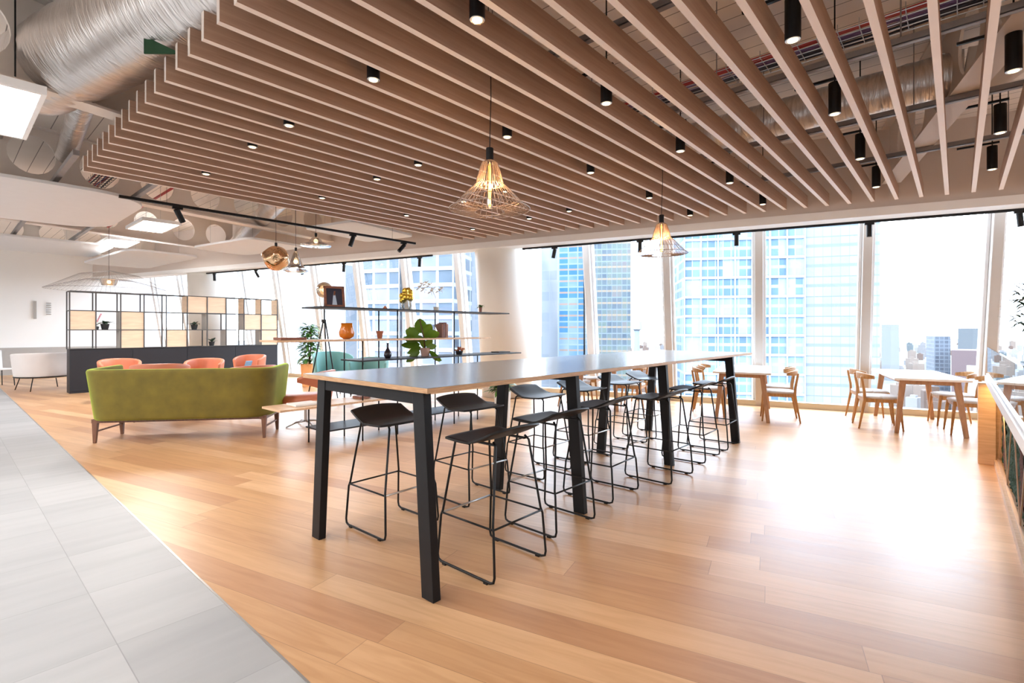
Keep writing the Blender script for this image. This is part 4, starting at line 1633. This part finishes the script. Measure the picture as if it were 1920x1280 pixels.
# white orchid
o = thing('orchid', 'white orchid arching above the top shelf', 'flower', (XM, sy(818), 1.656))
MB().lathe(pot(.035, .045, .06), seg=18).build('pot', M['pot_white'], o)
st = [(0, 0, .05), (.01, -.02, .2), (.0, -.10, .33), (0, -.22, .38), (0, -.30, .33)]
MB().tube(st, .003, 6).build('stem', M['petal'], o, smooth=True)
mb = MB()
for q, (y, z) in enumerate(((-.06, .31), (-.13, .37), (-.20, .39), (-.26, .37), (-.31, .32), (-.10, .28), (-.24, .30), (.05, .30), (.10, .33))):
    for k in range(5):
        a = 6.283 * k / 5
        mb.leaf((rd.uniform(-.02, .02), y, z), (.3 * math.cos(a) + .4, math.cos(a + 1.2), math.sin(a + 1.2)), .06, .045, .1)
mb.build('blossom', M['petal'], o, smooth=True)
potted((XM, sy(901), 1.656), 'small sprouting plant in a slim brown pot at the end of the top shelf', 'plant', pot(.022, .028, .09), 'book',
       rosette(16, .085, .10, .04, 9, up=1.0), 'leaf', 'potted_plant')
# amber vase
o = MB().lathe([(0.04, 0), (.085, .03), (.095, .08), (.075, .14), (.07, .20), (.062, .20), (.065, .13), (.0, .06)], seg=28).build('vase', M['amber'], smooth=True)
o.location = (XM, sy(650), 1.264)
tag(o, 'round amber glass vase on the oak shelf', 'vase')
o = MB().lathe([(.03, 0), (.042, .075), (.048, .075), (.048, .1), (.04, .1), (.036, .08), (0, .07)], seg=22).build('flower_pot', M['terracotta'], smooth=False)
o.location = (XM, sy(712), 1.264)
tag(o, 'small empty terracotta pot on the oak shelf', 'pot')
o = MB().shell([(.04, 0), (.075, .03), (.085, .09), (.06, .16), (.05, .19)], seg=24).build('glass_jar', M['clearglass'], smooth=True)
o.location = (XM, sy(810), 1.264)
tag(o, 'clear round glass jar beside the books on the oak shelf', 'jar')
ys = sy(826)
for q in range(4):
    o = MB().box(-.075, .075, 0, .028 - .004 * (q % 2), 0, .20 + .012 * (q % 3)).build('book', M[('book', 'frame', 'book', 'pot_pink')[q]], bevel=.002)
    o.location = (XM, ys - .04 + q * .034, 1.264)
    tag(o, 'upright brown book on the oak shelf, %s from the glass jar' % ORD[q], 'book', 'books on the oak shelf')
o = MB().box(-.10, .10, 0, .30, 0, .028).build('magazine', M['frame'], bevel=.004)
o.location = (XM, 2.52, 1.264)
tag(o, 'flat red-brown magazine at the lounge end of the oak shelf', 'magazine')
# black bottle, fiddle leaf fig, small flowers, tray on the lower black shelf
o = MB().lathe([(.035, 0), (.05, .03), (.048, .07), (.015, .13), (.013, .19), (.02, .2)], seg=24).build('bottle_vase', M['darkglass'], smooth=True)
o.location = (XM, sy(727), 1.002)
tag(o, 'slim-necked dark bottle vase on the black shelf', 'vase')
rd = random.Random(21)
lv = []
RV = (.75, .66, 0)


def fig_leaf(du, z, length, width, ang, tw=0):
    # du along the shelf side, ang in the upright plane the plant spreads in
    a = R(ang)
    d = Vector(RV) * math.cos(a) + Vector((.15, -.15, math.sin(a)))
    sd_ = Vector(RV) * -math.sin(a) + Vector((.1 + tw, -.35 - tw, math.cos(a)))
    lv.append(((RV[0] * du, RV[1] * du, z), d, length, width, .12, .18, 6, tuple(sd_.normalized())))


for a in ((-.10, .30, .20, .17, 150), (-.05, .33, .24, .18, 95), (-.02, .30, .22, .16, 60), (.03, .28, .2, .14, 25), (-.16, .28, .17, .14, 110), (.0, .25, .22, .13, 75),
          (-.08, .16, .26, .13, 172), (-.10, .22, .22, .12, 160), (-.06, .12, .20, .11, 195), (-.02, .2, .18, .11, 140), (.02, .12, .16, .10, 20), (.02, .14, .16, .10, 60), (-.01, .12, .16, .10, 100),
          (-.08, .07, .22, .10, 215), (.06, .07, .20, .10, -40), (-.12, .0, .16, .09, 200), (.09, .0, .16, .09, -15)):
    fig_leaf(*a, tw=rd.uniform(-.3, .3))
potted((XM + .05, sy(793), 1.002), 'fiddle leaf fig with big glossy leaves in a pink clay pot', 'plant', pot(.055, .075, .12), 'pot_pink', lv, 'leafbig', 'potted_plant',
       [([(0, 0, .1), (0, -.03, .3), (0, -.10, .52)], .008)])
o = thing('flower_pot', 'small pot of pink and red flowers on the black shelf', 'flower', (XM, sy(861), 1.002))
MB().lathe(pot(.045, .06, .05), seg=18).build('pot', M['pot_black'], o)
mb = MB()
for q in range(22):
    mb.sphere((rd.uniform(-.07, .07), rd.uniform(-.07, .07), .06 + rd.uniform(0, .045)), .015, 7, 5)
mb.build('blossom', M['terracotta'], o, smooth=True)
o = MB().box(-.09, .09, 0, .28, 0, .016).build('tray', M['black'], bevel=.003)
o.location = (XM, sy(928), 1.001)
tag(o, 'flat black tray at the far end of the black shelf', 'tray')
# on the low oak shelf
o = MB().box(-.09, .09, 0, .15, 0, .03).build('book', M['book'], bevel=.002)
o.location = (XM, sy(668), .502)
tag(o, 'closed brown book lying on the low oak shelf', 'book')
o = MB().box(-.12, .12, 0, .30, 0, .022).build('magazine', M['paper'], bevel=.002)
o.location = (XM, 2.68, .502)
tag(o, 'white magazine lying on the low oak shelf beside the sofa', 'magazine')
o = MB().shell([(.03, 0), (.05, .06), (.10, .15)], seg=10).build('glass_bowl', M['smokeglass'])
o.location = (XM, sy(815), .502)
tag(o, 'faceted grey glass bowl on the low oak shelf', 'bowl')
o = MB().lathe([(.06, 0), (.12, .05), (.13, .06), (.11, .055), (0, .02)], seg=28).build('bowl', M['pot_black'], smooth=True)
o.location = (XM, sy(922), .502)
tag(o, 'wide shallow black bowl on the low oak shelf', 'bowl')
potted((-4.9, 5.35, 0), 'small bushy plant in a tall white pot on the floor beside the open shelves', 'plant', pot(.10, .12, .50), 'pot_white',
       bushy(70, .50, .62, .2, .16, .07, 14), 'leaf', 'potted_plant')

# tripod floor lamp
o = thing('tripod_lamp', 'black tripod floor lamp with a round amber glass shade behind the shelves', 'floor lamp', (-8.85, 4.75, 0))
for k in range(3):
    a = R(20 + 120 * k)
    MB().tube([(.33 * math.cos(a), .33 * math.sin(a), 0), (.02 * math.cos(a), .02 * math.sin(a), 1.55)], [.011, .013], 8).build('leg', M['black'], o)
MB().cyl((0, 0, 1.5), (0, 0, 2.0), .014, seg=10).build('pole', M['black'], o)
MB().box(-.07, .03, -.02, .02, 1.52, 1.57).build('clamp', M['black'], o)
MB().sphere((0, 0, 2.12), .15, 24, 14).build('lamp_shade', M['amberglass'], o, smooth=True)
MB().sphere((0, 0, 2.12), .04, 12, 8).build('bulb', M['warmled'], o, smooth=True)


# lounge pendants
def glass_pendant(loc, label, m, prof, wob=None, name='glass_pendant_lamp'):
    o = thing(name, label, 'pendant lamp', loc)
    g = MB()
    g.lathe(prof, seg=36, wob=wob)
    g.build('lamp_shade', M[m], o, smooth=True)
    top = prof[-1][1]
    MB().cyl((0, 0, top), (0, 0, top + .05), .02, seg=14).build('lamp_holder', M['black'], o)
    MB().cyl((0, 0, top + .04), (0, 0, CZ - loc[2]), .003, seg=6).build('cord', M['black'], o)
    MB().sphere((0, 0, (prof[0][1] + top) / 2), .035, 12, 8).build('bulb', M['warmled'], o, smooth=True)
    return o


R0 = .19
glass_pendant((-7.80, 3.40, 2.47), 'melted copper mirror glass globe pendant over the lounge', 'copper',
              [(max(.001, R0 * math.sin(math.pi * i / 14)), -R0 * math.cos(math.pi * i / 14)) for i in range(14)] + [(.03, R0 * .98)],
              wob=lambda a, z: 1 + .07 * math.sin(3 * a + z * 20) + .05 * math.sin(5 * a - z * 33))
glass_pendant((-8.1, 3.85, 2.47), 'clear bulging glass pendant right behind the copper globe', 'smokeglass',
              [(.12, -.16), (.20, -.13), (.10, -.02), (.07, .08), (.04, .16), (.02, .2)])
glass_pendant((-7.82, 4.05, 2.80), 'wide smoky glass pendant with starry bulb under the hung track', 'smokeglass',
              [(.235, -.06), (.24, -.05), (.11, .0), (.08, .05), (.03, .10)])
o = thing('net_pendant_lamp', 'very wide faint wire pendant with small amber shade over the divider end', 'pendant lamp', (-13.6, 2.4, 2.40))
MB().shell([(.13, -.07), (.17, .06)], seg=28).build('lamp_shade', M['amberglass'], o, smooth=True)
mb = MB()
for k in range(60):
    a = 6.283 * k / 60
    q = 1.0 + .15 * math.cos(a)
    mb.tube([(.03 * math.cos(a), .03 * math.sin(a), .24), (.5 * q * math.cos(a), .5 * q * math.sin(a), .14), (1.05 * q * math.cos(a), 1.05 * q * math.sin(a), -.18)], .0015, 4, cap=False)
    mb.tube([(.17 * math.cos(a), .17 * math.sin(a), .06), (.4 * q * math.cos(a), .4 * q * math.sin(a), .035), (.62 * q * math.cos(a), .62 * q * math.sin(a), -.03), (1.05 * q * math.cos(a), 1.05 * q * math.sin(a), -.18)], .0015, 4, cap=False)
for r_, z in ((.17, .06), (1.05, -.18)):
    mb.tube([((r_ * (1 + .15 * math.cos(a) * (r_ > .5))) * math.cos(a), (r_ * (1 + .15 * math.cos(a) * (r_ > .5))) * math.sin(a), z) for a in [6.283 * k / 60 for k in range(60)]], .004, 5, closed=True)
mb.build('wire_shade', M['rail'], o)
MB().sphere((0, 0, 0), .04, 12, 8).build('bulb', M['warmled'], o, smooth=True)
MB().cyl((0, 0, .04), (0, 0, CZ - 2.4), .004, seg=6).build('cord', M['black'], o)

# ------------------------------------------------------------------ the city outside
GZ = -78
struct(MB().add([(-4000, 14, GZ), (4000, 14, GZ), (4000, 6000, GZ), (-4000, 6000, GZ)], [(0, 1, 2, 3)]).build('ground', M['ground']))


def at(u, t):
    s_ = (u - 960) / 947
    a = R(YAW)
    return Vector(((-math.sin(a) + s_ * math.cos(a)) * t, (math.cos(a) + s_ * math.sin(a)) * t, 0))


def tower(u0, t0, u1, t1, depth, top, m, label, crown=None, name='office_tower', fins=None):
    p, q = at(u0, t0), at(u1, t1)
    d = (q - p)
    o = thing(name, label, 'building', (p.x, p.y, GZ), math.atan2(d.y, d.x))
    Lg = d.length
    H = top - GZ
    MB().box(0, Lg, 0, depth, 0, H).build('facade', m, o)
    if crown:
        MB().box(.5, Lg - .5, .5, depth - .5, H, H + crown).build('crown', M['cityglass'], o)
    if fins:
        mb = MB()
        n = int(Lg / fins)
        for k in range(n + 1):
            mb.box(k * Lg / n - .12, k * Lg / n + .12, -.45, 0, 0, H)
        mb.build('fin', M['cityframe'], o)
        mb = MB()
        for k in range(int(H / 3.9) + 1):
            mb.box(0, Lg, -.3, 0, k * 3.9, k * 3.9 + .5)
        mb.build('floor_band', M['cityframe'], o)
    return o


M['cityglass'] = mat('city_glass', (0.14, 0.17, 0.20), 0.5, var=0.1, scale=.3, spec=.1)
M['cityframe'] = mat('city_frame', (0.17, 0.19, 0.215), 0.6, var=0.05, scale=.3, spec=.1)
f_blue = facade('facade_blue', 1.5, 3.9, (0.42, 0.52, 0.64), [(0.07, 0.13, 0.21), (0.12, 0.21, 0.32), (0.20, 0.31, 0.44), (0.36, 0.45, 0.55)], .10, .13, band=(0.30, 0.36, 0.46))
f_pale = facade('facade_pale', 1.5, 3.9, (0.17, 0.21, 0.28), [(0.23, 0.27, 0.32), (0.27, 0.30, 0.34), (0.30, 0.32, 0.36)], .05, .05, band=(0.19, 0.23, 0.30))
f_gridA = facade('facade_grid', 4.2, 3.9, (0.44, 0.50, 0.58), [(0.05, 0.07, 0.10), (0.10, 0.14, 0.19), (0.17, 0.20, 0.26), (0.28, 0.29, 0.34)], .16, .24)
f_mixB = facade('facade_colour', 1.6, 3.9, (0.24, 0.30, 0.36), [(0.08, 0.12, 0.17), (0.14, 0.18, 0.22), (0.17, 0.23, 0.22), (0.22, 0.20, 0.22)], .12, .10, band=(0.36, 0.30, 0.24))
f_skyB = facade('facade_sky', 3.2, 3.9, (0.32, 0.42, 0.55), [(0.04, 0.17, 0.36), (0.07, 0.24, 0.46), (0.30, 0.40, 0.52)], .12, .12, band=(0.40, 0.30, 0.26))
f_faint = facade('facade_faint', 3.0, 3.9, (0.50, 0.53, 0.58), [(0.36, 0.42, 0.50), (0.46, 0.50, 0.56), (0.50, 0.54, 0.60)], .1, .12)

tower(1283, 104, 1508, 100, 18, 26, f_blue, 'broad blue glass office tower outside the middle windows', fins=3.0)
tower(1510, 100, 1650, 96, 12, 31, f_pale, 'pale glass wing standing right of the blue office tower')
tower(1047, 172, 1094, 170, 12, 60, f_skyB, 'bright blue tower slice right of the big round column')
tower(1100, 165, 1183, 163, 12, 60, f_mixB, 'dark tower with orange and green floors outside the windows')
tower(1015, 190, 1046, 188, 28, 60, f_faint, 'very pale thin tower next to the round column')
tower(672, 128, 750, 124, 14, 60, f_gridA, 'grey gridded tower behind the picture frame end of the shelves', fins=8.4)
tower(757, 123, 850, 120, 14, 60, f_gridA, 'grey gridded tower behind the gold balls and orchid', fins=8.4)
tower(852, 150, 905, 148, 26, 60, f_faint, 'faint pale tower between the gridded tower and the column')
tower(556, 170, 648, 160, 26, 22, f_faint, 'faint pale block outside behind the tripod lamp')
# far small landmarks
far = [(1752, 420, 1782, 415, 30, -4, facade('facade_slate', 3, 3.2, (0.20, 0.24, 0.30), [(0.08, 0.10, 0.14), (0.14, 0.17, 0.22)], .2, .25), 'slate coloured slab block on the skyline beyond the dining table'),
       (1784, 380, 1832, 370, 40, -14, mat('brick_far', (0.085, 0.065, 0.07), .8, spec=.1), 'brown brick block on the skyline beside the slate slab'),
       (1670, 800, 1686, 800, 20, 10, mat('pale_far', (0.13, 0.14, 0.155), .8, spec=.1), 'slim pale tower alone on the skyline'),
       (1824, 600, 1842, 600, 20, 3, mat('grey_far', (0.08, 0.09, 0.10), .8, spec=.1), 'narrow grey tower on the skyline by the rightmost frame'),
       (1830, 300, 1905, 290, 40, -22, mat('white_far', (0.2, 0.2, 0.2), .8, spec=.1), 'low white block near the river')]
for f in far:
    tower(*f, name='city_building')
o = thing('telecom_tower', 'slender distant tower with a bulging top on the skyline', 'tower', at(1194, 900) + Vector((0, 0, GZ)))
MB().cyl((0, 0, 0), (0, 0, 85), 5, seg=16).build('shaft', M['cityglass'], o)
MB().lathe([(5, 78), (9, 80), (9, 94), (5, 97)], seg=20).build('pod', M['cityframe'], o)
rd = random.Random(5)
cm = [mat('roof_%d' % k, tuple(.4 * h for h in c), .8, var=.2, scale=.1, spec=.1) for k, c in enumerate(((0.30, 0.30, 0.32), (0.22, 0.16, 0.14), (0.40, 0.39, 0.38), (0.16, 0.19, 0.21), (0.33, 0.27, 0.24), (0.46, 0.47, 0.5)))]
base = {}
placed = []
for k in range(380):
    u = rd.choice((rd.uniform(1040, 1290), rd.uniform(1290, 1950), rd.uniform(1600, 1950)))
    t = 260 + 1900 * rd.random() ** 1.5
    if 1270 < u < 1660 and t < 150:
        continue
    if 1030 < u < 1190 and t < 210:
        continue
    p = at(u, t)
    rad_ = 23
    if any((p - q).length < rad_ for q in placed):
        continue
    placed.append(p)
    w_, d_, h_ = rd.uniform(8, 20), rd.uniform(8, 16), rd.uniform(9, 30) * (1 + .25 * (rd.random() > .85))
    mi = rd.randrange(6)
    if mi not in base:
        base[mi] = MB().box(-.5, .5, -.5, .5, 0, 1).add([(-.3, -.3, 1), (.1, -.3, 1), (.1, .2, 1), (-.3, .2, 1), (-.3, -.3, 1.12), (.1, -.3, 1.12), (.1, .2, 1.12), (-.3, .2, 1.12)],
                                                 [(4, 5, 6, 7), (0, 1, 5, 4), (1, 2, 6, 5), (2, 3, 7, 6), (3, 0, 4, 7)]).build('city_building', cm[mi])
        o = base[mi]
    else:
        o = base[mi].copy()
        C.objects.link(o)
    o.location = (p.x, p.y, GZ)
    o.scale = (w_, d_, h_)
    o.rotation_euler = (0, 0, rd.uniform(0, 1.57))
    nm_ = ('mid grey', 'reddish brown', 'light grey', 'dark slate', 'tan', 'whitish')[mi]
    pl_ = 'behind the round column side windows' if u < 1290 else ('below the blue glass tower' if u < 1650 else 'beyond the rightmost dining table')
    tag(o, 'low %s city building far away %s' % (nm_, pl_), 'building', 'low %s city buildings far away %s' % (nm_, pl_))
